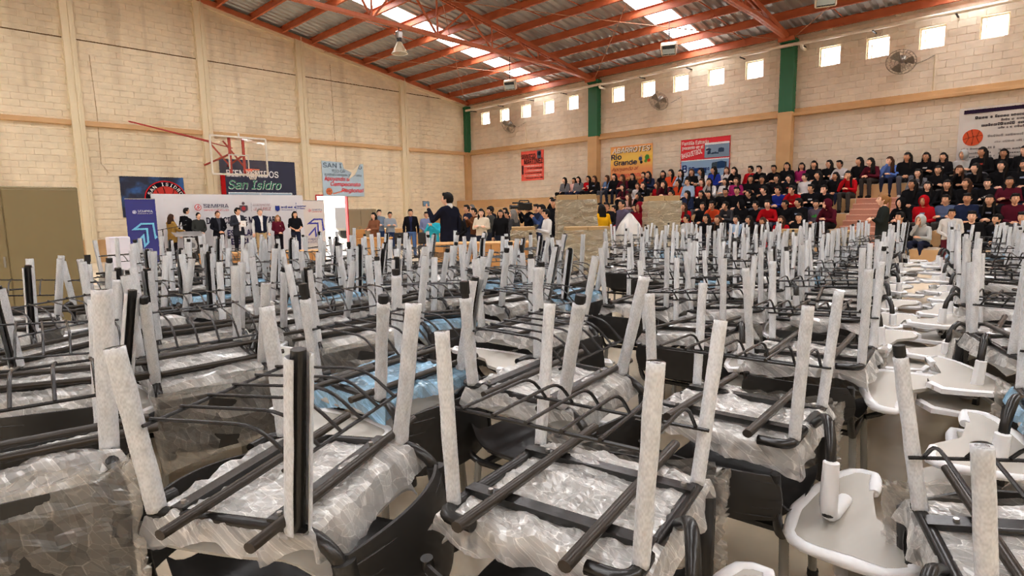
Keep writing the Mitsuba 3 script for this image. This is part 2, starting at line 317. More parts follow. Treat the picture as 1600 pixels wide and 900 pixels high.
# ---- trusses: double-angle chords, web of angles
for i, y in enumerate((14.93, 7.18, -0.55)):
    k = struct('roof_truss' + ('' if i == 0 else '_%03d' % i), None)
    labels[k]['label'] = 'red steel lattice truss spanning the hall'
    zb = lambda x: 6.95 - 0.16*max(0, (x-17.5)/3) if x > RIDGE else 6.95
    XA, XB = XL+0.2, XR-0.2
    bot = MB()
    for s in (-0.075, 0.075):
        for a, b in ((XA, 17.5), (17.5, XB)):
            bot.beam((a, y+s, zb(a)), (b, y+s, zb(b)), 0.012, 0.10); bot.beam((a, y+s*0.55, zb(a)-0.045), (b, y+s*0.55, zb(b)-0.045), 0.07, 0.012)
    part(k, 'bottom_chord', bot.ply('red_steel'))
    lac = MB()
    for x in np.arange(XA+0.3, XB, 0.24): lac.beam((x, y-0.07, zb(x)+0.05), (x+0.12, y+0.07, zb(x+0.12)+0.05), 0.02, 0.012)
    labels[part(k, 'lacing_bar', lac.ply('red_steel'))] = {'kind': 'stuff'}
    top = MB()
    for s in (-0.06, 0.06):
        for a, b in ((RIDGE, XB), (XA, RIDGE)): top.beam((a, y+s, roof_z(a)-0.33), (b, y+s, roof_z(b)-0.33), 0.05, 0.14)
    part(k, 'top_chord', top.ply('red_steel'))
    xs = np.arange(XB-1.0, XA, -1.19*2)
    for j, x in enumerate(xs):
        if x < 6: break
        for xa, xb in ((x, x+1.19), (x, x-1.19), (x, x)):
            if xb > XB-0.05: continue
            part(k, 'web', MB().beam((xa, y, zb(xa)), (xb, y, roof_z(xb)-0.35), 0.05, 0.05 if xa != xb else 0.035).ply('red_steel'))
    part(k, 'bearing_plate', MB().box((XR-0.42, y-0.25, 6.70), (XR-0.02, y+0.25, 6.84), 0.01).box((XR-0.4, y-0.02, 6.8), (XR-0.05, y+0.02, 7.0)).ply('red_steel'))
# sag rods crossing the bays
k = struct('sag_rod', None); labels[k]['label'] = 'thin bracing rods under the roof'
for a, b in (((20.3, 22.9), (12.5, 15.1)), ((20.3, 15.0), (12.5, 22.8)), ((20.2, 14.8), (12.6, 7.3)), ((20.2, 7.3), (12.6, 14.8)), ((20.2, 7.0), (12.6, -0.4)), ((20.2, -0.4), (12.6, 7.0))):
    part(k, 'rod', MB().tube([(a[0], a[1], roof_z(a[0])-0.36), ((a[0]+b[0])/2, (a[1]+b[1])/2, roof_z((a[0]+b[0])/2)-0.40), (b[0], b[1], roof_z(b[0])-0.36)], 0.012, 6).ply(mat((170, 120, 90), 0.5)))
# ================================================================ the school chairs, stacked in pairs: one upright, one upside down on it
def _foam(p, n, uv):
    a = noise(p.x*300, p.y*300, p.z*160); b = fbm(p.x*70, p.y*70, p.z*30, 3); c = noise(p.x*12, p.y*12, p.z*5)
    return mix((0.46, 0.485, 0.51), (0.72, 0.75, 0.78), smoothstep(0.1, 0.8, 0.35*a+0.35*b+0.3*c))
def _foamb(p, n, uv): return fbm(p.x*180, p.y*180, p.z*90, 2)
procmat('foam', _foam, rough=0.5, bump=_foamb, scale=0.0015, spec=0.35, eps=5e-4)
BLACK = mat((23, 22, 21), 0.28); ROD = mat((52, 46, 40), 0.30, 0.35); SHELL = mat((30, 29, 28), 0.42); UNDER = mat((150, 148, 142), 0.5); WIRE = mat((20, 19, 19), 0.33)
WHITEFOAM = mat((226, 228, 230), 0.6); BOLT = mat((190, 188, 182), 0.25, 0.9); BOARD = mat((176, 172, 164), 0.5); RUBBER = mat((14, 14, 14), 0.6)
def _crease(p, n, uv):
    w = fbm(p.x*9+3*fbm(p.x*5, p.y*5, p.z*5, 2), p.y*9, p.z*9, 3); return dr.abs(w-0.5)
def film(key, tint, cover):
    """thin plastic sheet: clear film with a share of it milky where it is creased"""
    def weight(p, n, uv):
        wx, wy = noise(p.x*5, p.y*5, p.z*5)*1.2, noise(p.x*5+9, p.y*5, p.z*5)*1.2
        x, y = p.x*24+p.z*13+wx, p.y*13-p.z*17+wy
        d1, d2, k1 = voronoi(x, y); e1, e2, k2 = voronoi(x*2.3-y*0.9+5, y*2.6+x*0.8)
        return cover*(0.40+0.55*k1+0.25*k2+0.8*smoothstep(0.07, 0.0, d2-d1)*k2+0.5*smoothstep(0.10, 0.0, e2-e1)*k1)
    scene[key] = {'type': 'blendbsdf', 'weight': proc(weight), 'a': {'type': 'thindielectric', 'int_ior': 1.5},
                  'b': {'type': 'twosided', 'b': {'type': 'principled', 'base_color': rgb(tint), 'roughness': 0.2, 'specular': 0.9}}}
def _glint_streak(p, n, uv):  # pale streaks painted into the wrap in place of glints
    x = (p.x-p.y)*1.0; w = noise(x*3, p.z*5, 2.0); d1, d2, k1 = voronoi(x*2.0+0.6*w, p.z*15+2.2*w); e1, e2, k2 = voronoi(x*3.7+4, p.z*36-x*3)
    return 0.30+0.22*k1+1.0*smoothstep(0.10, 0.0, d2-d1)*smoothstep(0.35, 0.7, k1)+0.6*smoothstep(0.12, 0.0, e2-e1)*smoothstep(0.5, 0.8, k2)
scene['film_wrap'] = {'type': 'blendbsdf', 'weight': proc(_glint_streak), 'a': {'type': 'thindielectric', 'int_ior': 1.5}, 'b': {'type': 'twosided', 'b': {'type': 'principled', 'base_color': rgb((190, 186, 166)), 'roughness': 0.16, 'specular': 0.9}}}
film('film_top', (240, 240, 237), 0.50); film('film_bag', (222, 216, 204), 0.20); film('film_blue', (150, 200, 232), 0.66)
def rough_tube(mb, path, r, n, seed, amp, taper=0.0):
    P = np.array(path); k = len(P); an = np.arange(n)*2*PI/n
    R = [r*(1-taper*i/(k-1))*(1+amp*(meshkit.noise(np.stack([np.cos(an)*1.5+seed, np.sin(an)*1.5, np.full(n, P[i][2]*14+seed*3.1)], 1), seed)-0.5)*2) for i in range(k)]
    return mb.tube(P, r, n, True, R)
LEGS = [(-0.19, -0.20), (-0.19, 0.20), (0.17, -0.20), (0.17, 0.20)]
LEG_L = 0.44
def leg_path(u, v, k, flip=1):
    su = 0.015*np.sign(u) if u < 0 else 0.075
    t = np.linspace(0, 1, k); return np.stack([u+su*t, v+0.018*np.sign(v)*t, 0.0+LEG_L*t], 1)
def make_leg(u, v, kind, hi, seed, fat=1.0):
    """(steel tube, foam sleeve, black end cap)"""
    n = 14 if hi else 7; k = 26 if hi else 6; P = leg_path(u, v, k+1)
    bare = MB().tube(P[[0, -1]], 0.0145*fat if kind in (2, 4) else 0.013*fat, 10 if hi else 6)
    top = {0: 1.0, 1: 0.93, 2: 0.97, 3: 0.85, 4: 0.96}[kind]; q = leg_path(u, v, 100); i1 = int(99*top)
    Q = q[np.linspace(4, i1, k).astype(int)]; sl = MB()
    if kind in (2, 4):                             # slit open along its length: two flaps beside the bare tube
        nn = 9 if hi else 5; V, F = [], []; face = 0.30*((seed % 3)-1)+(PI+0.3 if kind == 4 else -0.4)
        for s in (1, -1):
            base = sum(len(x) for x in V); rows = []
            for j, c in enumerate(Q):
                w = 0.3+0.7*meshkit.noise(np.array([[c[2]*9, seed*1.7, s*2.0]]), seed)[0]
                a = np.linspace(2.9, 0.62-0.22*w, nn); r = 0.0205*fat+0.013*w*np.clip(np.linspace(-1.4, 1, nn), 0, 1)**1.5
                rows.append(np.stack([c[0]+np.cos(face+s*a)*r, c[1]+np.sin(face+s*a)*r, np.full(nn, c[2])], 1))
            V.append(np.vstack(rows))
            for j in range(k-1):
                for m in range(nn-1):
                    a0 = base+j*nn+m; F += [[a0, a0+1, a0+nn+1], [a0, a0+nn+1, a0+nn]]
            out = V[-1].copy(); cen = np.repeat(Q, nn, 0); dv = out-cen; out += dv/np.linalg.norm(dv, axis=1, keepdims=True)*0.005; o2 = base+k*nn; V.append(out)
            for j in range(k-1):
                for m in range(nn-1):
                    a0 = o2+j*nn+m; F += [[a0, a0+nn+1, a0+1], [a0, a0+nn, a0+nn+1]]
                for m in (0, nn-1): a0, b0 = base+j*nn+m, o2+j*nn+m; F += [[a0, a0+nn, b0+nn], [a0, b0+nn, b0]]
            for m in range(nn-1):
                for j in (0, k-1): a0, b0 = base+j*nn+m, o2+j*nn+m; F += [[a0, a0+1, b0+1], [a0, b0+1, b0]]
        sl.add(np.vstack(V), F)
    else:
        rough_tube(sl, Q, 0.0205*fat, n, seed, 0.10 if hi else 0.06)
    cap = MB().tube(q[[88 if kind == 3 else 93, 99]] if kind else q[[97, 99]]+np.array([0, 0, 0.004]), 0.0165*fat, 10 if hi else 6)
    return bare, sl, cap
def frame_mesh(hi):
    n = 10 if hi else 5; mb = MB(); bn = 4 if hi else 2
    for s in (-1, 1):
        v = 0.20*s
        mb.tube(bend([(-0.235, v*0.6, 0.01), (-0.235, v, 0.012), (0.20, v, 0.012), (0.262, v*1.02, -0.04), (0.292, v*0.98, -0.30)], 0.09, bn), 0.0145, n)
        # loop round the leg's foot, running down to the arm
    for u in (-0.13, 0.12): mb.beam((u, -0.205, 0.024), (u, 0.205, 0.024), 0.034, 0.018)
    return mb
def rod_mesh(s, hi): return MB().tube([(-0.30, 0.11*s, 0.047), (0.31, 0.11*s, 0.047)], 0.0125, 10 if hi else 5, oval=1.0)
def rack_meshes(hi):
    n = 7 if hi else 4; r = 0.0048; cross = []
    rods = [MB().tube([(-0.17, -0.215, 0.245), (-0.17, 0.215, 0.245)], r, n), MB().tube([(0.175, -0.22, 0.165), (0.175, 0.22, 0.165)], r, n)]
    for v in np.linspace(-0.19, 0.19, 6):
        cross.append(MB().tube(bend([(-0.178, v, 0.252), (0.10, v, 0.252), (0.178, v, 0.168)], 0.06, 4 if hi else 2), r*0.9, n))
    return rods, cross
def seat_mesh(hi):
    k = 17 if hi else 7
    def f(u, v):
        x = -0.215+0.43*u; w = 1-0.10*(2*np.abs(u-0.4))**3; y = (v-0.5)*0.45*w
        e = np.maximum(np.abs(2*v-1)**6*0.05, 0)+np.clip(u-0.78, 0, 1)**2*1.6+np.clip(0.14-u, 0, 1)**2*0.9
        return x, y, -0.006-e+0.006*np.cos((v-0.5)*PI)
    m = grid(f, k, k); lo = m.vertices.copy(); lo[:, 2] -= 0.007
    nv = len(m.vertices); rim = trimesh.Trimesh(np.vstack([m.vertices, lo]), np.vstack([m.faces, m.faces[:, ::-1]+nv]), process=False)
    idx = np.arange(k*k).reshape(k, k); loop = np.concatenate([idx[:, 0], idx[-1, 1:], idx[-2::-1, -1], idx[0, -2:0:-1]])
    F = []; 
    for a, b in zip(loop, np.roll(loop, -1)): F += [[a, b, b+nv], [a, b+nv, a+nv]]
    return trimesh.Trimesh(rim.vertices, np.vstack([rim.faces, F]), process=False)
def film_mesh(hi, seed):
    """wrinkled plastic over the seat, hanging over its edges"""
    k = 60 if hi else 16; sd = seed*7.3; rg = np.random.default_rng(seed+50)
    cr = rg.uniform(-1.1, 1.1, (26 if hi else 10, 2)); ang = rg.uniform(0, PI, len(cr)); hgt = rg.uniform(0.25, 1.0, len(cr)); ln = rg.uniform(0.25, 0.9, len(cr))
    def f(u, v):
        a, b = (u-0.5)*2, (v-0.5)*2; r = np.maximum(np.abs(a), np.abs(b)); over = np.clip(r-0.82, 0, 1)/0.18
        x = np.clip(a, -0.87, 0.87)*0.245; y = np.clip(b, -0.87, 0.87)*0.245; w = np.zeros_like(u)
        for (cx, cy), an, h, l in zip(cr, ang, hgt, ln):        # sharp straight folds
            s_ = (a-cx)*np.cos(an)+(b-cy)*np.sin(an); t_ = -(a-cx)*np.sin(an)+(b-cy)*np.cos(an)
            w = np.maximum(w, h*np.clip(1-np.abs(t_)/(0.07+0.10*h), 0, 1)*np.clip(1.3-np.abs(s_)/l, 0, 1))
        jit = rg.uniform(-1, 1, u.shape)*0.0022
        drop = over**1.5*(0.03+0.09*meshkit.noise(np.stack([a*2+sd, b*2, a*0], -1), seed+1))
        z = 0.002+0.026*w*(1-0.3*over)-drop+0.020*meshkit.noise(np.stack([u*2+sd, v*2, u*0], -1), seed+5)+jit
        flare = 0.03*over*meshkit.noise(np.stack([a*6+sd, b*6, a*0], -1), seed+2)
        return x+np.sign(a)*flare*(np.abs(a) > 0.8), y+np.sign(b)*flare*(np.abs(b) > 0.8), z
    return grid(f, k, k)
def back_mesh(hi):
    k = 15 if hi else 6
    def f(u, v):
        z = -0.025-0.265*u; y = (v-0.5)*0.43*(1-0.10*np.abs(2*u-1)**3); x = 0.272-0.10*(z+0.06)+0.05*(1-(2*v-1)**2)
        return x, y, z+0.016*(2*v-1)**2*np.sign(u-0.5)
    m = grid(f, k, k); lo = m.vertices.copy(); lo[:, 0] += 0.008; nv = len(lo)
    idx = np.arange(k*k).reshape(k, k); loop = np.concatenate([idx[:, 0], idx[-1, 1:], idx[-2::-1, -1], idx[0, -2:0:-1]]); F = []
    for a, b in zip(loop, np.roll(loop, -1)): F += [[a, b, b+nv], [a, b+nv, a+nv]]
    mb = MB().add(np.vstack([m.vertices, lo]), np.vstack([m.faces, m.faces[:, ::-1]+nv, F]))
    if hi:
        for j in range(5): 
            z = -0.065-0.045*j; ys = np.linspace(-0.19, 0.19, 9); mb.tube(np.stack([0.268-0.10*(z+0.06)+0.05*(1-(ys/0.215)**2)+0.009, ys, np.full(9, z)], 1), 0.0022, 5)
    return mb
def sleeve_mesh(s, hi): return MB().tube([(0.268, 0.2*s, -0.05), (0.294, 0.197*s, -0.31)], 0.024, 10 if hi else 5)
def bag_mesh(hi, seed):
    n, k = (64, 26) if hi else (14, 5); sd = seed*5.1; V = []
    for i in range(k):
        t = i/(k-1); z = 0.0-0.33*t; a = np.arange(n)*2*PI/n
        w = (1-np.abs(2*meshkit.fbm(np.stack([np.cos(a)*4+sd+t*2, np.sin(a)*5, np.full(n, t*3+sd)], 1), 2, seed)-1))**4-0.45
        cx = 0.285-0.10*(z+0.06); sq = (np.abs(np.cos(a))**4+np.abs(np.sin(a))**4)**-0.25
        V.append(np.stack([cx+0.012+np.cos(a)*sq*(0.034+0.028*w), np.sin(a)*sq*(0.232+0.03*w), np.full(n, z)+0.03*w+0.03*np.cos(a*2+sd)*(t > 0.9)], 1))
    F = []
    for i in range(k-1):
        for j in range(n):
            a0, a1 = i*n+j, i*n+(j+1) % n; F += [[a0, a1, a1+n], [a0, a1+n, a0+n]]
    return MB().add(np.vstack(V), F)
def arm_mesh(hi):
    n = 10 if hi else 5
    return MB().tube(bend([(-0.02, 0.215, 0.015), (-0.10, 0.26, 0.085), (-0.17, 0.285, 0.02), (-0.19, 0.29, -0.20)], 0.09, 5 if hi else 2), 0.0135, n)
def arm_foam_mesh(hi, seed):
    n, k = (12, 14) if hi else (6, 4); p0, p1, p2 = np.array((-0.19, 0.29, -0.03)), np.array((-0.19, 0.29, -0.21)), np.array((0.02, 0.30, -0.235))
    path = bend([p0, p1, p2], 0.06, 4 if hi else 2); mb = MB(); 
    R = [0.021*(1+0.25*(meshkit.noise(np.array([[i*0.8, seed, 0]]), seed)[0]-0.5)) for i in range(len(path))]
    return mb.tube(path, 0.021, n, True, R)
def board_poly():
    t = np.linspace(0, 1, 30)
    a = [(-0.30, 0.27), (-0.27, 0.23), (-0.12, 0.215), (0.05, 0.235), (0.20, 0.27), (0.27, 0.30), (0.27, 0.335), (0.10, 0.345), (-0.05, 0.37), (-0.15, 0.45), (-0.27, 0.47), (-0.31, 0.44)]
    return Polygon(a).buffer(0.02).buffer(-0.005)
def board_mesh():
    m = trimesh.creation.extrude_polygon(board_poly().simplify(0.004), 0.016, engine='earcut'); m.apply_translation((0, 0, -0.255)); return m
def edge_foam(hi, seed):
    e = board_poly().exterior; k = 34 if hi else 13
    c = np.array([e.interpolate((0.45+0.80*j/k) % 1.0, normalized=True).coords[0] for j in range(k)])
    P = np.stack([c[:, 0], c[:, 1], np.full(len(c), -0.247)], 1)
    R = [0.017*(1+0.3*(meshkit.noise(np.array([[i*0.7, seed, 3]]), seed)[0]-0.5)) for i in range(len(P))]
    return MB().tube(P, 0.02, 8 if hi else 5, True, R)
def mir(m):
    m = m.m() if isinstance(m, MB) else m
    return trimesh.Trimesh(m.vertices*np.array([1, -1, 1]), m.faces[:, ::-1], process=False)
def chair_kit(hi):
    K = {}; s = 48 if hi else 80
    K['frame'] = frame_mesh(hi).ply(BLACK, s); K['rods'] = [rod_mesh(q, hi).ply(ROD, s) for q in (-1, 1)]; K['rods_l'] = [MB().tube([(u_, -0.31, 0.045), (u_, 0.30, 0.047)], 0.0125, 10 if hi else 5).ply(ROD, s) for u_ in (-0.05, 0.16)]
    r, c = rack_meshes(hi); K['rack'] = r[0].ply(WIRE, s); K['wire'] = [m.ply(WIRE, s) for m in [r[1]]+c]
    K['seat'] = mikit.ply(seat_mesh(hi), UNDER, smooth=40); K['back'] = back_mesh(hi).ply(SHELL, 40)
    K['film'] = [{b: mikit.ply(film_mesh(hi, q), b, smooth=9) for b in ('film_top', 'film_blue')} for q in range(4 if hi else 3)]
    K['bag'] = [mikit.ply(bag_mesh(hi, q).m(), 'film_bag', smooth=9) for q in range(3 if hi else 2)]
    K['sleeve'] = [sleeve_mesh(q, hi).ply(SHELL, s) for q in (-1, 1)]
    for sd, fl in (('left', lambda m: m.m() if isinstance(m, MB) else m), ('right', mir)):
        K['arm', sd] = mikit.ply(fl(arm_mesh(hi)), BLACK, smooth=s); K['afoam', sd] = [mikit.ply(fl(arm_foam_mesh(hi, q)), WHITEFOAM, smooth=50) for q in range(2)]
        K['board', sd] = mikit.ply(fl(board_mesh()), BOARD, smooth=30); K['efoam', sd] = [mikit.ply(fl(edge_foam(hi, q)), WHITEFOAM, smooth=50) for q in range(2)]
    K['legs'] = {(sd, i, kind): [x.ply(b, True if b == 'foam' else s) for x, b in zip(make_leg(*LEGS[i], kind, hi, 11*i+kind+3, fat), (BLACK, 'foam', RUBBER))] for i in range(4) for kind in range(5) for sd, fat in (('left', 1.0), ('right', 0.76))}
    K['bolt'] = [MB().tube([(u, v, 0.03), (u, v, 0.040)], 0.006, 6).ply(BOLT, 40) for u in (-0.13, 0.12) for v in (-0.185, 0.15)]
    return K
KIT = {True: chair_kit(True), False: chair_kit(False)}
# the chair below, upright: height given for a seat of 0.40 m, its back carrying the seat above
def low_kit(hi):
    n = 10 if hi else 5; K = {}; L = []
    for u, v in ((-0.19, -0.2), (-0.19, 0.2), (0.17, -0.2), (0.17, 0.2)):
        L.append((MB().tube([(u+(0.03 if u > 0 else -0.02), v*1.08, 0.012), (u, v, 0.39)], 0.014, n).ply(mat((120, 118, 112), 0.5), 50), MB().tube([(u+(0.03 if u > 0 else -0.02), v*1.08, 0.0), (u+(0.03 if u > 0 else -0.02), v*1.08, 0.03)], 0.018, n).ply(RUBBER, 50)))
    K['legs'] = L
    m = seat_mesh(hi); m.apply_transform(np.diag([1, 1, -1, 1])); m.invert(); m.apply_translation((0, 0, 0.40)); K['seat'] = mikit.ply(m, SHELL, smooth=40)
    mb = MB()
    for s in (-1, 1): mb.tube(bend([(-0.2, 0.2*s, 0.385), (0.19, 0.2*s, 0.385), (0.25, 0.2*s, 0.45), (0.285, 0.196*s, 0.655)], 0.08, 3), 0.0135, n)
    for u in (-0.18, 0.14): mb.beam((u, -0.2, 0.385), (u, 0.2, 0.385), 0.03, 0.018)
    K['frame'] = mb.ply(BLACK, 50)
    m = back_mesh(hi).m(); v = m.vertices.copy(); v[:, 2] = 0.455-v[:, 2]*0.70; v[:, 0] -= 0.01; m = trimesh.Trimesh(v, m.faces[:, ::-1], process=False); K['back'] = mikit.ply(m, SHELL, smooth=40)
    m = board_mesh(); m.apply_translation((0.02, 0, 0.83)); K['board'] = mikit.ply(m, BOARD, smooth=30)
    m = edge_foam(hi, 4).m(); m.apply_translation((0.02, 0, 0.83)); K['efoam'] = mikit.ply(m, WHITEFOAM, smooth=50)
    K['post'] = MB().tube(bend([(-0.1, 0.215, 0.39), (-0.16, 0.30, 0.42), (-0.16, 0.30, 0.57)], 0.05, 3), 0.0135, n).ply(BLACK, 50)
    return K
LOW = {True: low_kit(True), False: low_kit(False)}
rng = random.Random(42)
def add_top(key, tw, hi, kinds, blue, variant, board=True, bag=True, side='left', bside=None):
    K = KIT[hi]
    part(key, 'frame', K['frame'], tw=tw)
    if hi:
        for q in K['bolt']: part(key, 'bolt', q, tw=tw)
    for q in K['rods_l' if side == 'left' else 'rods']: part(key, 'seat_rail', q, tw=tw)
    part(key, 'seat', K['seat'], tw=tw)
    f = part(key, 'seat_film', K['film'][variant % len(K['film'])]['film_blue' if blue else 'film_top'], 'light blue plastic film' if blue else 'clear crumpled plastic film', tw=tw)
    b = part(key, 'backrest', K['back'], tw=tw)
    for q in K['sleeve']: part(b, 'post_sleeve', q, tw=tw)
    if bag: part(b, 'bag', K['bag'][variant % len(K['bag'])], 'clear plastic bag', tw=tw)
    r = part(key, 'book_rack', K['rack'], tw=tw)
    for q in K['wire']: part(r, 'wire', q, tw=tw)
    for i, kd in enumerate(kinds):
        a, s, c = K['legs'][(side, i, kd)]; l = part(key, 'leg', a, tw=tw)
        part(l, 'foam_sleeve', s, 'slit white foam sleeve' if kd in (2, 4) else 'white foam sleeve', tw=tw)
        if kd in (1, 3): part(l, 'end_cap', c, tw=tw)
    if board:
        side = bside or side
        a = part(key, 'arm', K['arm', side], tw=tw); part(a, 'foam', K['afoam', side][variant % 2], tw=tw)
        w = part(key, 'writing_board', K['board', side], tw=tw); part(w, 'edge_foam', K['efoam', side][variant % 2], tw=tw)
def add_low(key, tw, hi, full, board=True):
    K = LOW[hi]
    for a, c in K['legs']:
        l = part(key, 'leg', a, tw=tw)
        if full: part(l, 'foot', c, tw=tw)
    part(key, 'seat', K['seat'], tw=tw); part(key, 'frame', K['frame'], tw=tw); part(key, 'backrest', K['back'], tw=tw)
    if not board: return
    part(key, 'arm_post', K['post'], tw=tw); w = part(key, 'writing_board', K['board'], tw=tw); part(w, 'edge_foam', K['efoam'], tw=tw)
ORD = ['first', 'second', 'third', 'fourth', 'fifth', 'sixth', 'seventh', 'eighth', 'ninth', 'tenth', 'eleventh', 'twelfth', 'thirteenth', 'fourteenth', 'fifteenth', 'sixteenth', 'seventeenth', 'eighteenth', 'nineteenth', 'twentieth']
# stacks: (x, y, seat height, turn, tilts); turned -90: backs towards the camera (left field), turned 0: backs towards the bleachers (right field)
seen = lambda x, y: (lambda c, a: c > 0.3 and abs(a) < 0.92*c+0.65)(np.array([x, y])@_f[:2]/np.linalg.norm(_f[:2]), np.array([x, y])@_r[:2])
dist = lambda x, y: math.hypot(x, y)
near = [('left', 0.66, 1.50, 0.68, -64, 2, -3), ('left', 0.10, 2.05, 0.74, -98, 0, -9), ('right', 1.11, 0.85, 0.68, 12, 1, 1), ('right', 2.04, 0.84, 0.66, 6, 0, 2),
        ('right', 3.05, 0.90, 0.68, 7, -2, 1), ('right', 1.66, -0.06, 0.60, 24, -6, -7), ('right', 2.75, -0.16, 0.66, 12, 3, -2), ('left', 1.42, 2.14, 0.68, -84, 2, 1)]
rows = {'left': [], 'right': []}
def field(side, x0, x1, dx, y0, y1, dy, inside, rz, zf, turn=0.0):
    ct, st = math.cos(math.radians(turn)), math.sin(math.radians(turn))
    for r, y in enumerate(np.arange(y0, y1, dy)):
        for x in np.arange(x0, x1, dx):
            X, Y = x+rng.uniform(-0.07, 0.07)+(0.2*dx if r % 2 else 0), y+rng.uniform(-0.05, 0.05)
            X, Y = X*ct-Y*st, X*st+Y*ct
            if inside(X, Y) and min(max(abs(X-n[1])/0.62, abs(Y-n[2])/0.58) for n in near) > 1: stacks.append((side, X, Y, zf(X, Y)+rng.uniform(-0.03, 0.03), rz+rng.gauss(0, 8), rng.gauss(0, 2.5), rng.gauss(0, 2.5)))
stacks = list(near)
split = lambda x: 0.45+0.70*(x-0.9)
zf = lambda x, y: 0.655+0.0072*dist(x, y)
field('left', 0.30, 9.5, 0.72, 1.5, 8.6, 0.84, lambda x, y: seen(x, y) and y > split(x)+0.35 and x+0.75*y < 9.6 and not (x < 1.4 and y > 6.2), -90, zf)
field('right', 1.6, 12.0, 0.86, 0.56, 8.0, 0.60, lambda x, y: seen(x, y) and y < split(x)-0.1 and x+0.35*y < 11.4 and x < 10.2, 8.5, zf, 8.5)
field('right', 3.4, 10.2, 0.74, -1.13, -0.45, 0.62, lambda x, y: seen(x, y), 8.5, zf, 8.5)
stacks.sort(key=lambda s: dist(s[1], s[2]))
def row_names():
    """says which one: rows counted from the camera, chairs from the left"""
    out = {}
    for side in ('left', 'right'):
        S = sorted([i for i, s in enumerate(stacks) if s[0] == side], key=lambda i: np.array(stacks[i][1:3])@_f[:2]); k = 0; r = 0
        while k < len(S):
            m = 2+r//2 if r < 14 else 9; chunk = sorted(S[k:k+m], key=lambda i: math.atan2(stacks[i][1], stacks[i][2]))
            for j, i in enumerate(chunk): out[i] = '%s from left in %s row of %s field' % (ORD[j], ORD[min(r, 19)], side)
            k += m; r += 1
    return out
WHERE = row_names()
for i, (side, x, y, z, rz, rx, ry) in enumerate(stacks):
    d = dist(x, y); hi = d < 3.3; left = side == 'left'
    tw = place(x, y, z, rz, 1.0, rx, ry).scale([1.17, 1.17, 1.0]); blue = rng.random() < (0.26 if left else 0.12)
    if i < 6: blue = False
    if (x, y) in ((1.42, 2.14), (2.75, -0.16)): blue = True
    kinds = [rng.choice((0, 0, 0, 1, 3)), rng.choice((0, 0, 1, 0)), rng.choice((0, 2, 2, 1)), rng.choice((2, 0, 0, 0))] if left else [rng.choice((0, 0, 0, 1)), 0, rng.choice((0, 4, 0, 0)), rng.choice((0, 1, 0, 0))]
    key = thing('upturned_chair', 'upside-down chair with %s film, ' % ('blue' if blue else 'clear')+WHERE[i], 'chair', 'upturned school chairs')
    add_top(key, tw, hi, kinds, blue, rng.randrange(12), board=rng.random() < (0.55 if left else 0.9), bag=rng.random() < 0.75, side=side, bside='left' if y < 0.149*x-0.3 and not left else None)
    low = place(x-(0.03 if not left else 0), y+(0.03 if left else 0), 0, rz+(0 if y < 0.149*x-0.3 and not left else 180), 1.0).scale([1.1, 1.1, (z-0.02)/0.685])
    add_low(thing('lower_chair', 'upright chair under the upturned one '+WHERE[i], 'chair', 'upright chairs under the upturned ones'), low, hi, d < 2.5, board=i > 5)
# ================================================================ bleachers
SEATS = '4,15.95,Lg;4,15.57,Lp;4,15.29,Lg;4,14.89,Lr;4,14.46,Lk;4,14.18,Lj;4,13.52,Lk;4,13.15,Lm;4,12.77,Lk;4,12.14,Lo;4,11.63,Lb;4,11.23,Lk;4,10.84,Lo;4,10.45,Ll;4,10.10,Lk;4,9.85,Lw;4,9.52,Lu;4,9.19,Lw;4,8.66,Lk;4,8.02,Sr;4,7.50,Sk;4,7.13,Sk;4,6.75,Lk;4,6.44,Lq;4,6.01,Lk;4,5.60,Lk;4,5.13,Sw;4,4.83,Lk;4,4.55,Lm;4,4.15,Lt;4,3.79,Lk;4,3.39,Lk;4,2.84,Lk;4,2.50,Hc;4,2.11,Lk;4,1.79,Lk;4,1.47,Lk;4,1.17,Sb;3,12.33,Lm;3,11.75,Lw;3,11.37,Lk;3,11.03,Lr;3,10.77,Lm;3,10.44,Lo;3,10.05,Sl;3,9.64,Lr;3,9.26,Lw;3,8.79,Lw;3,8.03,Lq;3,7.63,Lk;3,7.22,Lk;3,6.66,Lk;3,6.34,Lk;3,6.00,Sw;3,5.72,Lk;3,5.13,Lk;3,4.75,Lr;3,3.02,Lg;3,2.78,Lk;3,2.44,Lk;3,2.23,Lk;3,1.72,Lk;3,1.13,Lk;2,15.26,Lk;2,11.76,Lp;2,11.22,Lk;2,10.12,Sp;2,9.41,Lb;2,9.00,Lk;2,8.69,Lk;2,8.17,Sk;2,7.76,Sk;2,7.40,Sk;2,6.91,Sk;2,6.51,Su;2,6.04,Sr;2,5.69,Sk;2,5.36,Sk;2,3.65,Lk;2,3.40,Lk;2,3.18,Lk;2,2.95,Lk;2,2.38,Sk;2,2.16,Lm;2,1.87,Lk;2,1.55,Sk;2,1.10,Sk;1,14.39,Sk;1,11.79,Sk;1,10.85,Sm;1,10.64,Lr;1,9.05,Lr;1,8.40,Lk;1,7.90,So;1,7.42,Sd;1,6.94,Hk;1,6.48,Sk;1,6.09,Sr;1,5.74,Sk;1,5.44,Sk;1,5.01,Sv;1,4.85,Hm;1,3.27,Hk;1,2.86,Hr;1,2.49,Sf;1,2.14,Sb;1,1.70,Lk;1,1.14,Sm;0,11.26,Sr;0,10.86,Sd;0,8.58,Sc;0,8.02,Lk;0,7.50,Lk;0,7.09,Ll;0,6.68,Lk;0,6.29,Lk;0,5.74,Lr;0,5.49,Lk;0,3.04,Sk;0,2.68,Hc;0,1.71,Sk;0,1.28,Sk;0,0.90,Sd'
def _tread(p, n, uv): return mix((0.42, 0.33, 0.24), (0.55, 0.45, 0.34), fbm(p.x*2, p.y*2, p.z, 3))
procmat('tread', _tread, rough=0.7)
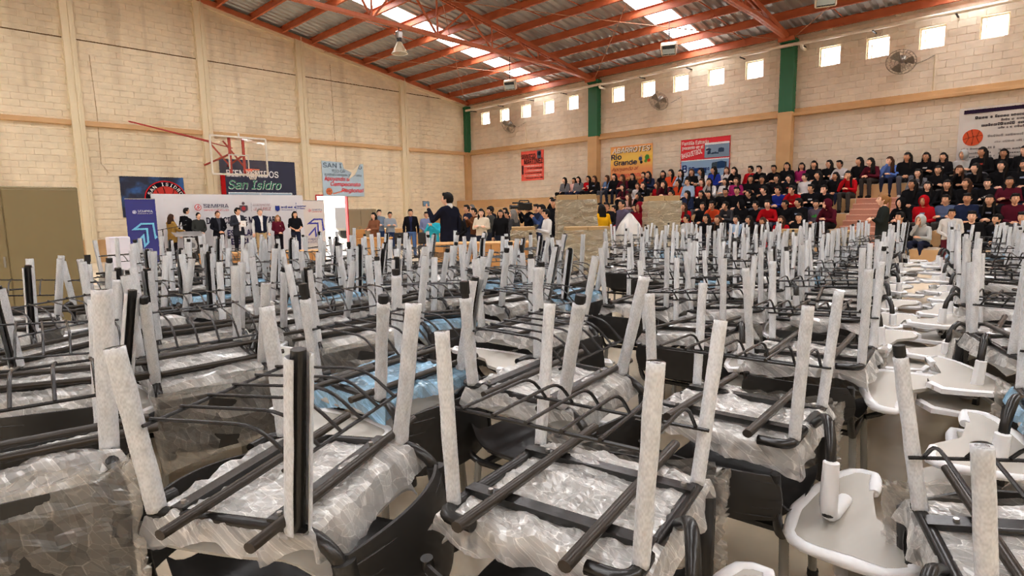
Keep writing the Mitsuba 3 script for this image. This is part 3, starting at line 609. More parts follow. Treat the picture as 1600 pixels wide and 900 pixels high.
def _terra(p, n, uv): return mix((0.38, 0.17, 0.11), (0.50, 0.25, 0.17), fbm(p.x*3, p.y*3, p.z*3, 3))
procmat('terracotta', _terra, rough=0.7); NOSING = mat((205, 160, 140), 0.6)
BX0, BD, BR = 16.2, 0.85, 0.41
STAIR = (3.42, 4.62)
k = struct('bleacher', None); labels[k]['label'] = 'concrete bleacher tiers along the right wall, brown risers'
for r in range(5):
    x0, z = BX0+BD*r, BR*(r+1)
    for y0, y1 in (((YF+0.1, STAIR[0]), (STAIR[1], YB-0.02)) if r < 4 else ((YF+0.1, YB-0.02),)):
        t = part(k, 'tier', MB().box((x0, y0, 0 if r == 0 else z-BR-0.02), (XR-0.001, y1, z), 0.0).ply('tread'))
        part(t, 'riser', MB().box((x0-0.025, y0, z-BR+0.01), (x0+0.001, y1, z-0.02), 0.004).ply('tan_paint'))
k = struct('stair', None); labels[k]['label'] = 'terracotta painted steps up the bleachers, pale nosings'
for i in range(11):
    x0, z = BX0-0.35+0.30*i, 0.149*(i+1)
    s = part(k, 'step', MB().box((x0, STAIR[0], 0), (x0+0.302 if i < 10 else BX0+BD*4, STAIR[1], z), 0).ply('terracotta'))
    part(s, 'nosing', MB().box((x0-0.012, STAIR[0]+0.002, z-0.028), (x0+0.05, STAIR[1]-0.002, z+0.004), 0.003).ply(NOSING))
# ================================================================ people
MF = m3.Manifold
def sph(p, r, n=10): return MF.sphere(r, n).translate([float(x) for x in p])
def hull(*pr, n=10): return MF.batch_hull([sph(p, r, n) for p, r in pr])
def union(L): return MF.batch_boolean(L, m3.OpType.Add)
def tri(m): q = m.to_mesh(); return trimesh.Trimesh(q.vert_properties[:, :3], q.tri_verts, process=False)
def mman(t): return MF(m3.Mesh(np.asarray(t.vertices, np.float32), np.asarray(t.faces, np.uint32)))
def rotz(a): c, s = math.cos(a), math.sin(a); return np.array([[c, -s, 0], [s, c, 0], [0, 0, 1.0]])
def head_mesh(sub, wide=1.0):
    t = trimesh.creation.icosphere(subdivisions=sub); d = t.vertices.copy(); x, y, z = d.T
    g = lambda cx, cy, cz, w: np.exp(-((x-cx)**2+(y-cy)**2+(z-cz)**2)/w**2)
    jaw = np.clip(-z, 0, 1); P = np.stack([x*0.098*(1-0.10*jaw)*(1-0.06*(x < 0)), y*0.077*wide*(1-0.30*jaw**1.5), z*0.118], 1)
    push = 0.026*g(1, 0, -0.12, 0.17)+0.010*g(1, 0, 0.08, 0.13)-0.010*(g(0.9, 0.40, 0.10, 0.20)+g(0.9, -0.40, 0.10, 0.20))+0.007*g(0.88, 0, -0.50, 0.20)+0.012*g(0.6, 0, -0.88, 0.30)
    P += d*push[:, None]; ear = 0.020*(g(-0.10, 1, -0.08, 0.17)+g(-0.10, -1, -0.08, 0.17)); P += np.stack([-ear*0.4, np.sign(y)*ear, ear*0], 1)
    return trimesh.Trimesh(P, t.faces, process=False)
HEADS = {s: head_mesh(s) for s in (3, 4)}
def hand(w, fwd, up, s=1.0):
    """palm, four unequal bent fingers and a thumb at the wrist w; fwd: where the fingers point, up: back of the hand; s: side of the thumb"""
    f = np.array(fwd, float); f /= np.linalg.norm(f); u = np.array(up, float); u -= f*(u@f); u /= np.linalg.norm(u); t = np.cross(f, u)*s; w = np.array(w, float); L = []
    at = lambda a, b, c: w+f*a+t*b+u*c
    L.append(hull((at(-0.01, 0.016, 0), 0.017), (at(-0.01, -0.016, 0), 0.017), (at(0.075, 0.030, 0), 0.012), (at(0.075, -0.030, 0), 0.012), n=6))
    for b, l in ((0.029, 0.068), (0.010, 0.078), (-0.010, 0.072), (-0.029, 0.055)):
        p0, p1, p2 = at(0.075, b, 0), at(0.075+l*0.55, b*1.05, -0.012), at(0.075+l*0.85, b*1.0, -0.035)
        L += [hull((p0, 0.0095), (p1, 0.0088), n=6), hull((p1, 0.0088), (p2, 0.0075), n=6)]
    q0, q1, q2 = at(0.012, 0.028, -0.004), at(0.048, 0.052, -0.018), at(0.078, 0.050, -0.03)
    return L+[hull((q0, 0.013), (q1, 0.0105), n=6), hull((q1, 0.0105), (q2, 0.0085), n=6)]
A = np.array
def pose(kind, arms):
    """joints of a figure facing +x; standing figures are 1.72 m tall with the feet at 0, seated ones sit at height 0"""
    J = {}
    if kind == 'stand':
        J.update(hip=A([0, 0, 0.93]), waist=A([0.01, 0, 1.09]), chest=A([0, 0, 1.28]), sh=A([-0.015, 0.175, 1.41]), neck=A([-0.01, 0, 1.48]), head=A([0.02, 0, 1.605]))
        J['leg'] = [[(0, s*0.09, 0.90), (0.015, s*0.105, 0.50), (-0.02, s*0.115, 0.08)] for s in (1, -1)]
    else:
        lean = {'lean': 0.14, 'chin': 0.12, 'phone': 0.05}.get(arms, 0.0)
        J.update(hip=A([0, 0, 0.10]), waist=A([0.00+lean*0.3, 0, 0.22]), chest=A([-0.01+lean*0.7, 0, 0.38-lean*0.1]), sh=A([-0.02+lean, 0.165, 0.49-lean*0.2]), neck=A([-0.01+lean*1.15, 0, 0.56-lean*0.2]), head=A([0.025+lean*1.3, 0, 0.685-lean*0.25]))
        f = -0.33 if kind == 'sit' else 0.03
        J['leg'] = [[(0.02, s*0.09, 0.09), (0.42, s*(0.11+0.03*(arms == 'lap')), 0.12), (0.38+0.06*s*(arms == 'cross'), s*0.11, -0.33)] for s in (1, -1)] if kind == 'sit' else [[(0.02, s*0.09, 0.10), (0.34, s*0.16, 0.42), (0.42, s*0.14, 0.08)] for s in (1, -1)]
    b = J['sh']; c = J['chest']; z0 = b[2]
    R = lambda e, h: [[b*A([1, s, 1]), A([b[0]+e[0], s*e[1], z0+e[2]]), A([b[0]+h[0], s*h[1], z0+h[2]])] for s in (1, -1)]
    J['arm'] = {'clasp': R((0.03, 0.245, -0.27), (0.22, 0.045, -0.40)), 'side': R((-0.02, 0.245, -0.29), (0.05, 0.255, -0.53)), 'cross': R((0.06, 0.235, -0.25), (0.20, -0.05, -0.18)), 'podium': R((0.10, 0.235, -0.26), (0.34, 0.13, -0.27)),
                'lap': R((0.05, 0.235, -0.27), (0.26, 0.06, -0.31)), 'lean': R((0.10, 0.24, -0.24), (0.30, 0.04, -0.22)), 'phone': R((0.14, 0.24, -0.22), (0.27, 0.05, -0.02)), 'chin': R((0.12, 0.22, -0.24), (0.27, 0.08, -0.20)),
                'camera': R((0.14, 0.25, -0.18), (0.26, 0.10, 0.05)), 'face': R((0.06, 0.235, -0.26), (0.22, 0.05, -0.24)), 'hold': R((0.05, 0.25, -0.26), (0.29, 0.08, -0.20)), 'phoneleft': R((-0.02, 0.245, -0.29), (0.05, 0.255, -0.53))}[arms]
    if arms in ('chin', 'face'): J['arm'][1] = [b*A([1, -1, 1]), A([b[0]+0.15, -0.20, z0-0.24]), J['head']+A([0.105, -0.025, -0.10])]
    if arms == 'phoneleft': J['arm'][0] = [b.copy(), A([b[0]+0.16, 0.26, z0-0.20]), A([b[0]+0.30, 0.20, z0+0.02])]
    return J
def limbs(J, grow, arms=True, legs=True, n=10, thin=1.0):
    L = []
    w = lambda p, y, r: [(p+A([0, y, 0]), r+grow), (p-A([0, y, 0]), r+grow)]
    return L
def torso(J, g, n=10, long=0.0):
    w = lambda p, y, r, x=0: [(p+A([x, y, 0]), r+g), (p+A([x, -y, 0]), r+g)]
    hip = J['hip']; sh = J['sh']
    up = J['chest']-hip; up = up/np.linalg.norm(up)
    L = [hull(*w(hip+A([0, 0, 0.02]), 0.075, 0.108), *w(J['waist'], 0.07, 0.098), n=n), hull(*w(J['waist'], 0.07, 0.098), *w(J['chest'], 0.085, 0.104), n=n),
         hull(*w(J['chest'], 0.085, 0.104), (sh, 0.058+g), (sh*A([1, -1, 1]), 0.058+g), (J['neck']-A([0, 0, 0.035]), 0.06+g*0.4), n=n)]
    if long: L.append(hull(*w(hip+A([0, 0, 0.02]), 0.078, 0.110), *w(hip-A([0, 0, long]), 0.085, 0.108), n=n))
    return L
def sleeves(J, g, n=10, short=False):
    L = []
    for a in J['arm']:
        L.append(hull((a[0], 0.060+g), (a[1], 0.046+g), n=n))
        if not short: L.append(hull((a[1], 0.046+g), (a[2]-(a[2]-a[1])*0.04, 0.034+g), n=n))
    return L
def legs_(J, g, n=10):
    L = [hull((J['hip']+A([0, 0.07, 0.0]), 0.108+g), (J['hip']+A([0, -0.07, 0.0]), 0.108+g), n=n)]
    for h, k_, a in J['leg']: L += [hull((h, 0.092+g), (k_, 0.062+g), n=n), hull((k_, 0.062+g), (a, 0.045+g), n=n)]
    return L
def shoes(J):
    L = []
    for h, k_, a in J['leg']:
        a = A(a); L.append(hull((a+A([-0.04, 0, -0.035]), 0.042), (a+A([0.06, 0, -0.030]), 0.043), (a+A([0.15, 0, -0.042]), 0.034), n=8)); L.append(hull((a, 0.047), (a+A([0, 0, -0.03]), 0.046), n=8))
    return L
scene['skin'] = {'type': 'twosided', 'm': {'type': 'principled', 'base_color': {'type': 'mesh_attribute', 'name': 'vertex_color'}, 'roughness': 0.5, 'specular': 0.4}}
TONES = [(232, 186, 158), (214, 164, 132), (190, 138, 106)]
CACHE = {}
def body_ply(kind, arms, yaw, tone, sub):
    key = ('b', kind, arms, yaw, tone, sub)
    if key in CACHE: return CACHE[key]
    J = pose(kind, arms); H = HEADS[sub]; Rz = rotz(math.radians(yaw)); nk = J['neck']
    hm = trimesh.Trimesh(H.vertices@Rz.T+J['head'], H.faces, process=False)
    L = [mman(hm), hull((nk-A([0.0, 0, 0.05]), 0.055), (J['head']+A([-0.02, 0, -0.05]), 0.050), n=12)]
    L += torso(J, -0.022, 8)+sleeves(J, -0.012, 8)+legs_(J, -0.016, 8)
    for a, s in zip(J['arm'], (1, -1)):
        f = a[2]-a[1]; f = f/np.linalg.norm(f)
        f2 = A([0.5, -0.6*s, -0.1]) if arms in ('clasp', 'lap', 'lean', 'cross', 'hold') else f+A([0.15, 0, 0])
        if arms in ('chin', 'face') and s == -1: f2 = A([-0.1, 0.2, 1.0])
        L += hand(a[2], f2, A([0.5, 0.3*s, 0.8]) if abs(f2[2]) < 0.8 else A([1, 0.2*s, 0]), s)
    m = tri(union(L)); v = m.vertices; q = (v-J['head'])@Rz
    c = np.tile(np.array(lin(TONES[tone])), (len(v), 1)); ay = np.abs(q[:, 1]); near_ = (np.abs(q) < 0.13).all(1) & (q[:, 0] > 0.055)
    eye = near_ & (np.hypot(ay-0.032, (q[:, 2]-0.012)*1.5) < 0.0095); brow = near_ & (np.hypot((ay-0.033)*0.45, (q[:, 2]-0.036)*1.2) < 0.0075); lip = near_ & (np.hypot(ay*0.45, (q[:, 2]+0.062)*1.3) < 0.0095)
    c[brow] = lin((84, 60, 46)); c[eye] = lin((36, 26, 22)); c[lip] = lin((186, 112, 100))
    CACHE[key] = mikit.ply(m, 'skin', smooth=True, color=c), J
    return CACHE[key]
def cloth(key, build, b, smooth=50):
    if key not in CACHE:
        m = union(build())
        if key[0] in 'tlv':                    # folds of the cloth
            m = tri(m.refine_to_length(0.055)); m.merge_vertices(); v = m.vertices; nz = m.vertex_normals
            q = np.stack([v[:, 0]*9, v[:, 1]*9, v[:, 2]*13], 1); w = 1-np.abs(2*meshkit.fbm(q+2*meshkit.noise(q*0.4, 3)[:, None], 2, len(key[2]))-1)
            m = trimesh.Trimesh(v+nz*(np.minimum(w-1.0, 0)*(0.009 if key[0] == 'l' else 0.022))[:, None], m.faces, process=False); smooth = True
        else: m = tri(m)
        CACHE[key] = mikit.ply(m, matte((20, 20, 20)), smooth=smooth)
    return {**CACHE[key], 'bsdf': {'type': 'ref', 'id': b}}
SKULL = {s: None for s in (0,)}
def hair_mesh(kind):
    """in the head's frame: skull cap cut open at the face, and what hangs from it"""
    t = HEADS[3]; n = trimesh.creation.icosphere(subdivisions=3).vertices
    cap = mman(trimesh.Trimesh(n*A([0.106, 0.088, 0.126])+A([-0.008, 0, 0.010]), t.faces, process=False)) if kind != 'H' else mman(trimesh.Trimesh(n*A([0.125, 0.112, 0.148])+A([-0.012, 0, 0.012]), t.faces, process=False))
    box_ = lambda lo, hi: MF.cube([hi[i]-lo[i] for i in range(3)]).translate(list(lo))
    if kind == 'S':
        tuft = union([sph((0.045, y, 0.098), 0.030, 7) for y in (-0.045, -0.015, 0.015, 0.045)])
        return union([cap, tuft])-box_((0.035, -0.1, -0.3), (0.2, 0.1, 0.062))-box_((-0.02, -0.2, -0.3), (0.2, 0.2, -0.005))-box_((-0.3, -0.3, -0.4), (0.3, 0.3, -0.072))
    if kind == 'C':    # cropped
        return cap.scale([0.985, 0.97, 0.96])-box_((0.050, -0.1, -0.3), (0.2, 0.1, 0.070))-box_((-0.01, -0.2, -0.3), (0.2, 0.2, 0.01))-box_((-0.3, -0.3, -0.4), (0.3, 0.3, -0.06))
    if kind == 'B':    # bare crown with hair at the sides
        return cap.scale([0.97, 0.95, 0.9])-box_((0.0, -0.2, -0.3), (0.3, 0.2, 0.3))-box_((-0.3, -0.3, 0.06), (0.3, 0.3, 0.3))-box_((-0.3, -0.3, -0.4), (0.3, 0.3, -0.06))
    if kind == 'H':
        drape = hull((A([-0.06, 0.05, -0.12]), 0.06), (A([-0.06, -0.05, -0.12]), 0.06), (A([-0.09, 0.07, -0.2]), 0.04), (A([-0.09, -0.07, -0.2]), 0.04))
        return union([cap, drape])-MF.sphere(1.0, 20).scale([0.10, 0.072, 0.115]).translate([0.075, 0, -0.012])
    if kind == 'P':
        tail = [hull((A([-0.09, 0, 0.05]), 0.028), (A([-0.135, 0, 0.02]), 0.026)), hull((A([-0.135, 0, 0.02]), 0.026), (A([-0.13, 0.01, -0.12]), 0.022)), hull((A([-0.13, 0.01, -0.12]), 0.022), (A([-0.12, 0.015, -0.24]), 0.012))]
        return union([cap]+tail)-box_((0.035, -0.1, -0.3), (0.2, 0.1, 0.068))-box_((-0.01, -0.2, -0.3), (0.2, 0.2, -0.01))
    ln = 0.33 if kind == 'L' else 0.20
    side = [hull((A([-0.035, 0.066*s, 0.03]), 0.038), (A([-0.03, 0.084*s, -ln*0.6]), 0.034), (A([0.02, 0.10*s, -ln]), 0.018)) for s in (1, -1)]
    back = hull((A([-0.05, 0.045, 0.0]), 0.06), (A([-0.05, -0.045, 0.0]), 0.06), (A([-0.085, 0.07, -ln]), 0.035), (A([-0.085, -0.07, -ln]), 0.035))
    return union([cap, back]+side)-box_((0.028, -0.082, -0.155), (0.2, 0.082, 0.060))-box_((0.0, -0.2, -0.11), (0.2, 0.2, 0.0))
def hair_ply(kind, b):
    key = ('h', kind)
    if key not in CACHE: CACHE[key] = mikit.ply(tri(hair_mesh(kind)), matte((20, 20, 20)), smooth=50)
    return {**CACHE[key], 'bsdf': {'type': 'ref', 'id': b}}
HAIR = {k_: mat(c_, 0.6, 0.0, 0.15) for k_, c_ in {'k': (20, 17, 16), 'b': (60, 38, 26), 'y': (140, 98, 58), 'g': (112, 108, 104), 'r': (82, 40, 26)}.items()}
def person(x, y, z, face, label, kind='stand', arms='clasp', hair='S', hc='k', top=(30, 30, 32), legs=(34, 36, 44), yaw=0, tone=1, s=1.0, coat=0.0, shirt=None, sub=3, short=False, mark=None, vest=None, group=None, wide=1.0):
    key = thing('person', label, 'person', group); bd, J = body_ply(kind, arms, yaw, tone, sub)
    tw = T().translate([x, y, z]).rotate([0, 0, 1], face).scale([s*wide, s*wide, s])
    part(key, 'body', bd, tw=tw)
    g = 0.0
    t = part(key, 'jacket' if coat or shirt else 'top', cloth(('t', kind, arms, coat, short), lambda: torso(J, 0.006, 10, coat)+sleeves(J, 0.006, 10, short), matte(top)), tw=tw)
    if vest: part(key, 'vest', cloth(('v', kind, arms), lambda: torso(J, 0.016, 10), matte(vest)), tw=tw)
    gr = 0.017 if vest else 0.0075
    if shirt or vest:
        c = top if vest and not shirt else shirt
        def front():
            tr = union(torso(J, gr+0.002, 10, coat)); cz = J['neck'][2]
            w = MF.extrude(m3.CrossSection([np.array([(-0.075, cz+0.03), (0.075, cz+0.03), (0.035, cz-0.22), (0.03, J['hip'][2]+0.03), (-0.03, J['hip'][2]+0.03), (-0.035, cz-0.22)])[::-1 if True else 1]], m3.FillRule.NonZero), 0.5)
            return [tr ^ w.rotate([90, 0, 90]).translate([0.0, 0, 0])]
        part(t, 'shirt_front', cloth(('f', kind, arms, coat, gr), front, matte(c)), tw=tw)
    if mark:
        polys, col = mark
        def patch():
            tr = union(torso(J, 0.009, 12, coat)); L = []
            for pl in polys: L.append(MF.extrude(m3.CrossSection([np.array(pl)*1.0+A([0, J['chest'][2]])], m3.FillRule.NonZero), 0.5).rotate([90, 0, 90]))
            return [tr ^ union(L)]
        part(t, 'emblem', cloth(('m', kind, arms, str(polys)[:60]), patch, matte(col)), tw=tw)
    part(key, 'trousers', cloth(('l', kind, arms), lambda: legs_(J, 0.004), matte(legs)), tw=tw)
    part(key, 'shoes', cloth(('s', kind, arms), lambda: shoes(J), matte((36, 33, 32) if tone != 2 else (200, 196, 190))), tw=tw)
    hw = tw.translate(J['head'].tolist()).rotate([0, 0, 1], yaw)
    if hair: part(key, 'hair' if hair != 'H' else 'hood', hair_ply(hair, HAIR[hc] if hair != 'H' else matte(top)), tw=hw)
    return key, tw, J
COL = {'k': ('black', (24, 24, 26)), 'g': ('grey', (104, 104, 108)), 'p': ('pale pink', (206, 168, 160)), 'r': ('red', (168, 24, 32)), 'j': ('denim blue', (96, 122, 158)), 'm': ('maroon', (78, 26, 38)), 'o': ('orange', (196, 74, 42)), 'b': ('navy blue', (34, 42, 66)),
       'l': ('light blue', (158, 182, 208)), 'w': ('white', (206, 204, 204)), 'u': ('royal blue', (36, 52, 140)), 'q': ('magenta', (150, 40, 92)), 't': ('blue tie-dye', (92, 120, 186)), 'c': ('light grey', (178, 180, 178)), 'd': ('dark grey', (60, 60, 64)), 'v': ('plum grey', (92, 82, 94)), 'f': ('blue plaid', (84, 98, 128))}
bars = [[(0.0+0.024*i, -0.055), (0.018+0.024*i, -0.055), (0.018+0.024*i-0.01, -0.030+0.016*i), (0.0+0.024*i-0.008, -0.034+0.014*i)] for i in range(3)]
bars = [[(a*1.9-0.06, b*1.6+0.03) for a, b in p] for p in bars]
rng = random.Random(5); last = {}
ROWN = ['lowest', 'second', 'third', 'fourth', 'top']
HN = {'L': 'long-haired student', 'S': 'short-haired student', 'H': 'hooded student'}
def seated(r, y, hairk, c, n):
    cn, cc = COL[c]; tens = {2: 'twenty', 3: 'thirty'}
    o = ORD[n] if n < 20 else (tens[(n+1)//10]+'-'+ORD[(n+1) % 10-1] if (n+1) % 10 else 'thirtieth')
    where = '%s from left in the %s bleacher row' % (o, ROWN[r])
    arms = rng.choice(['lap', 'lap', 'lean', 'cross', 'lap', 'chin', 'lap', 'lean'])
    legs = rng.choice([(28, 28, 32), (34, 36, 46), (40, 44, 62), (66, 62, 60), (30, 30, 30), (84, 84, 90)])
    mk = None
    if (r, c) == (1, 'v'): mk = (bars, (70, 160, 70))
    elif r == 2 and abs(y-1.55) < 0.12: mk = (bars, (225, 225, 222))
    elif rng.random() < 0.25: mk = ([[(-0.05, -0.01), (0.05, -0.01), (0.05, 0.03), (-0.05, 0.03)]], rng.choice([(190, 190, 188), (150, 60, 50), (120, 130, 150)]))
    person(BX0+BD*r+0.33+(0.09 if n % 2 else -0.05)+rng.uniform(-0.03, 0.03)-(0.16 if r == 4 and abs(y-14.88) < 0.5 else 0), y, BR*(r+1), 180+rng.uniform(-16, 10), '%s in a %s top, %s' % (HN[hairk], cn, where), 'sit', arms, hairk, rng.choice('kkkkkb') if hairk == 'L' else 'k', cc, legs, rng.choice((5, -15, -15, -35, -35)), rng.choice((0, 1, 1, 2)), rng.uniform(0.96, 1.06), mark=mk, group='students on the bleachers')
pts = [(int(a), float(b), c) for a, b, c in (q.split(',') for q in SEATS.split(';'))]
for r in range(5):
    row = sorted([p for p in pts if p[0] == r], key=lambda p: -p[1])
    ys = np.array([p[1] for p in row])
    for _ in range(60):                        # shoulder to shoulder, never inside one another, nobody on the stairs
        for i in range(len(ys)-1):
            q = 0.425-(ys[i]-ys[i+1])
            if q > 0 and not ys[i] > 4.8 > 3.4 > ys[i+1]: ys[i] += q/2; ys[i+1] -= q/2
        if r < 4: ys = np.where((ys > 4.0) & (ys < 4.85), 4.85, np.where((ys <= 4.0) & (ys > 3.2), 3.2, ys))
    for n, (_, y, c) in enumerate(row): seated(r, float(ys[n]), c[0], c[1], n)
# ================================================================ standing people
def stand(x, y, face, htop, label, arms='clasp', **k): return person(x, y, 0, face, label, 'stand', arms, s=htop/1.72, **k)
toward = lambda x, y, a=0: math.degrees(math.atan2(-y, -x))+a
NAVY, CHAR = (32, 36, 52), (48, 50, 58)
stand(5.68, 20.55, 15, 1.52, 'woman with brown hair in a mustard jacket speaking at the clear lectern', 'podium', hair='M', hc='b', top=(150, 118, 62), legs=(30, 28, 30), coat=0.16, sub=4, tone=0, yaw=10)
stand(6.28, 21.05, -80, 1.73, 'dark-haired man in a black shirt standing behind the lectern', 'side', hair='S', top=(24, 24, 26), legs=(30, 30, 34), sub=4, tone=0, yaw=75, mark=([[(-0.09, 0.03), (-0.05, 0.03), (-0.05, 0.04), (-0.09, 0.04)]], (190, 190, 190)))
stand(6.50, 20.6, -85, 1.56, 'woman with tied-back hair in a dark grey trouser suit, hands clasped', 'clasp', hair='C', top=(54, 56, 54), legs=(50, 52, 50), coat=0.10, sub=4, tone=0, wide=0.93, yaw=10)
stand(6.99, 20.3, -88, 1.60, 'man in a black suit and dark glasses standing with clasped hands', 'clasp', hair='C', hc='b', top=(26, 27, 32), legs=(24, 24, 28), coat=0.08, sub=4, tone=1, shirt=(60, 62, 70))
stand(7.57, 20.15, -84, 1.70, 'man in a charcoal suit and white shirt holding papers', 'hold', hair='S', top=CHAR, legs=(28, 28, 34), coat=0.08, shirt=(225, 225, 225), sub=4, tone=1, yaw=25)
stand(8.25, 20.0, -92, 1.66, 'grey-haired man in a navy vest, white shirt and khaki trousers', 'side', hair='C', hc='g', top=(215, 215, 215), vest=(30, 34, 50), shirt=(222, 222, 222), legs=(178, 154, 116), sub=4, tone=0, wide=1.06)
stand(8.90, 20.1, -95, 1.44, 'blond woman in a maroon blouse in front of the white backdrop', 'clasp', hair='M', hc='y', top=(92, 30, 44), legs=(30, 28, 34), sub=4, tone=0, wide=0.98, mark=([[(0.05, -0.02), (0.08, -0.02), (0.08, 0.02), (0.05, 0.02)]], (205, 190, 170)))
stand(9.34, 19.7, -100, 1.56, 'woman with long black curly hair in black beside the white roll-up', 'clasp', hair='L', top=(26, 26, 30), legs=(36, 40, 60), sub=4, tone=1, short=True, yaw=12)
stand(9.73, 15.29, 195, 1.46, 'woman in a brown jacket at the wooden table', 'podium', hair='L', top=(126, 84, 62), legs=(50, 44, 44), tone=0, coat=0.1)
stand(10.75, 17.5, 190, 1.44, 'man half hidden beside the taupe cabinet near the door', 'side', hair='S', top=(210, 205, 200), legs=(60, 60, 70), tone=0)
stand(10.97, 16.93, -110, 1.56, 'man in a blue-grey shirt with a hand at his face', 'face', hair='S', top=(128, 142, 160), legs=(48, 66, 104), tone=0)
stand(11.25, 16.71, -110, 1.48, 'man in a grey sweater with crossed arms', 'cross', hair='S', top=(150, 158, 166), legs=(44, 58, 92), tone=1)
stand(11.11, 15.34, -125, 1.55, 'man in a black jacket by the black chairs', 'side', hair='S', top=(26, 26, 30), legs=(84, 112, 158), shirt=(40, 44, 70), tone=1)
stand(11.46, 14.97, -130, 1.46, 'man in a blue plaid shirt', 'clasp', hair='S', top=(120, 130, 164), legs=(70, 84, 120), tone=1)
stand(9.41, 12.0, -150, 1.36, 'person in a teal top behind the presenter', 'phone', hair='S', top=(50, 170, 190), legs=(60, 150, 180), tone=1)
_, ptw, PJ = stand(7.40, 8.95, 103, 1.80, 'man in a dark suit filming with his back turned', 'phoneleft', hair='S', top=(30, 32, 44), legs=(26, 27, 34), coat=0.10, sub=4, tone=0, yaw=12, wide=1.08)
part('person_%03d' % (_count['person']-1), 'collar', cloth(('collar',), lambda: [hull((pose('stand', 'side')['neck']+A([-0.012, 0, -0.012]), 0.062), (pose('stand', 'side')['neck']+A([-0.012, 0, 0.012]), 0.058), n=12)], matte((222, 222, 220))), tw=ptw)
hp = np.array(ptw.matrix, float)@np.append(PJ['arm'][0][2]+A([0.05, 0.0, 0.10]), 1)
k = thing('mobile_phone', 'black phone with a lit blue screen held up by the filming man', 'phone')
ph = T().translate(hp[:3].tolist()).rotate([0, 0, 1], 103)
scene[k] = {**MB().box((-0.006, -0.10, -0.05), (0.006, 0.10, 0.05), 0.004).ply(BLACK), 'to_world': ph}
part(k, 'screen', MB().box((-0.0075, -0.092, -0.044), (-0.0055, 0.092, 0.044)).ply(mat((110, 140, 165), 0.2)), tw=ph)
press = [(11.05, 12.53, 1.63, 'S', 'k', (40, 42, 56), 'man in glasses and a dark vest in the press group', 'clasp', 1), (12.17, 13.56, 1.66, 'C', 'g', (170, 160, 150), 'man hidden behind the man in the dark vest', 'side', 0), (10.51, 11.63, 1.53, 'S', 'k', (104, 66, 44), 'man in a brown jacket in the press group', 'phone', 1),
         (10.29, 11.12, 1.50, 'L', 'k', (214, 202, 182), 'woman in a cream sweater and black vest in the press group', 'cross', 0), (10.05, 11.75, 1.40, 'L', 'k', (28, 28, 30), 'short woman in black beside the cream sweater', 'clasp', 1), (11.50, 12.06, 1.55, 'S', 'k', (70, 70, 66), 'man in a dark plaid shirt in the press group', 'cross', 1), (12.58, 13.13, 1.60, 'S', 'k', (34, 34, 40), 'man in black at the back of the press group', 'side', 1),
         (10.99, 11.12, 1.47, 'L', 'k', (28, 28, 30), 'woman in a black jacket with hair over her shoulders, press group', 'side', 1), (12.18, 12.04, 1.42, 'S', 'k', (50, 44, 46), 'low head between two people in black', 'side', 2), (13.24, 13.17, 1.54, 'S', 'k', (40, 40, 46), 'far man behind the video camera', 'side', 1), (11.69, 10.44, 1.60, 'S', 'k', (36, 40, 58), 'dark-haired man to the right of the camera operator', 'side', 1)]
for x, y, h, hr, hc, c, lb, ar, tn in press: stand(x, y, 150+(60 if hr == 'L' else 15), h, lb, ar, hair=hr, hc=hc, top=c, legs=(44, 48, 60), tone=tn, group=None, yaw=10)
stand(9.42, 9.12, 105, 1.46, 'grey-haired person in a dark grey coat seen from behind', 'side', hair='M', hc='g', top=(58, 58, 60), legs=(40, 40, 44), coat=0.2, tone=0)
_, ctw, CJ = stand(10.79, 9.91, 150, 1.63, 'camera operator in a black cap and jacket', 'camera', hair='S', top=(24, 25, 30), legs=(30, 30, 36), tone=1)
stand(10.65, 9.33, 140, 1.57, 'man in a blue denim jacket next to the camera operator', 'phone', hair='S', top=(52, 68, 108), legs=(36, 40, 56), tone=1)
_, wtw, WJ = stand(9.55, 8.25, 150, 1.45, 'person in a white hoodie holding a tablet', 'hold', hair='S', top=(222, 222, 222), legs=(44, 44, 60), tone=1)
stand(12.9, 10.86, 185, 1.75, 'person in black at the left edge of the wrapped cartons', 'side', hair='S', top=(26, 26, 30), legs=(30, 30, 34), tone=2)
stand(11.95, 8.52, 60, 1.56, 'person with black hair in a bright yellow top between the cartons', 'side', hair='M', top=(226, 172, 34), legs=(60, 60, 60), tone=1)
stand(12.95, 9.07, 200, 1.62, 'student in a cap and black shirt behind the yellow top', 'clasp', hair='S', top=(30, 30, 34), legs=(30, 30, 34), tone=2)
stand(12.38, 8.2, 160, 1.66, 'tall man in a purple-grey sweater between the cartons', 'side', hair='C', top=(92, 84, 104), legs=(50, 50, 56), tone=1)
stand(11.9, 7.40, 170, 1.57, 'person in a dark red hooded sweater beside the wrapped carton', 'clasp', hair='H', top=(122, 24, 36), legs=(50, 30, 34), tone=2)
stand(13.3, 2.78, 112, 1.63, 'woman with a blond ponytail in a dark jacket by the stairs', 'cross', hair='P', hc='y', top=(40, 44, 42), legs=(34, 36, 40), sub=4, tone=0, coat=0.08, yaw=0)
stand(14.41, 1.83, 190, 1.32, 'student in a white hoodie with backpack straps near the aisle', 'clasp', hair='S', top=(200, 198, 194), legs=(88, 36, 44), tone=2, mark=([[(-0.05, -0.09), (0.05, -0.09), (0.06, -0.05), (0.0, -0.02), (-0.06, -0.05)]], (90, 92, 104)))
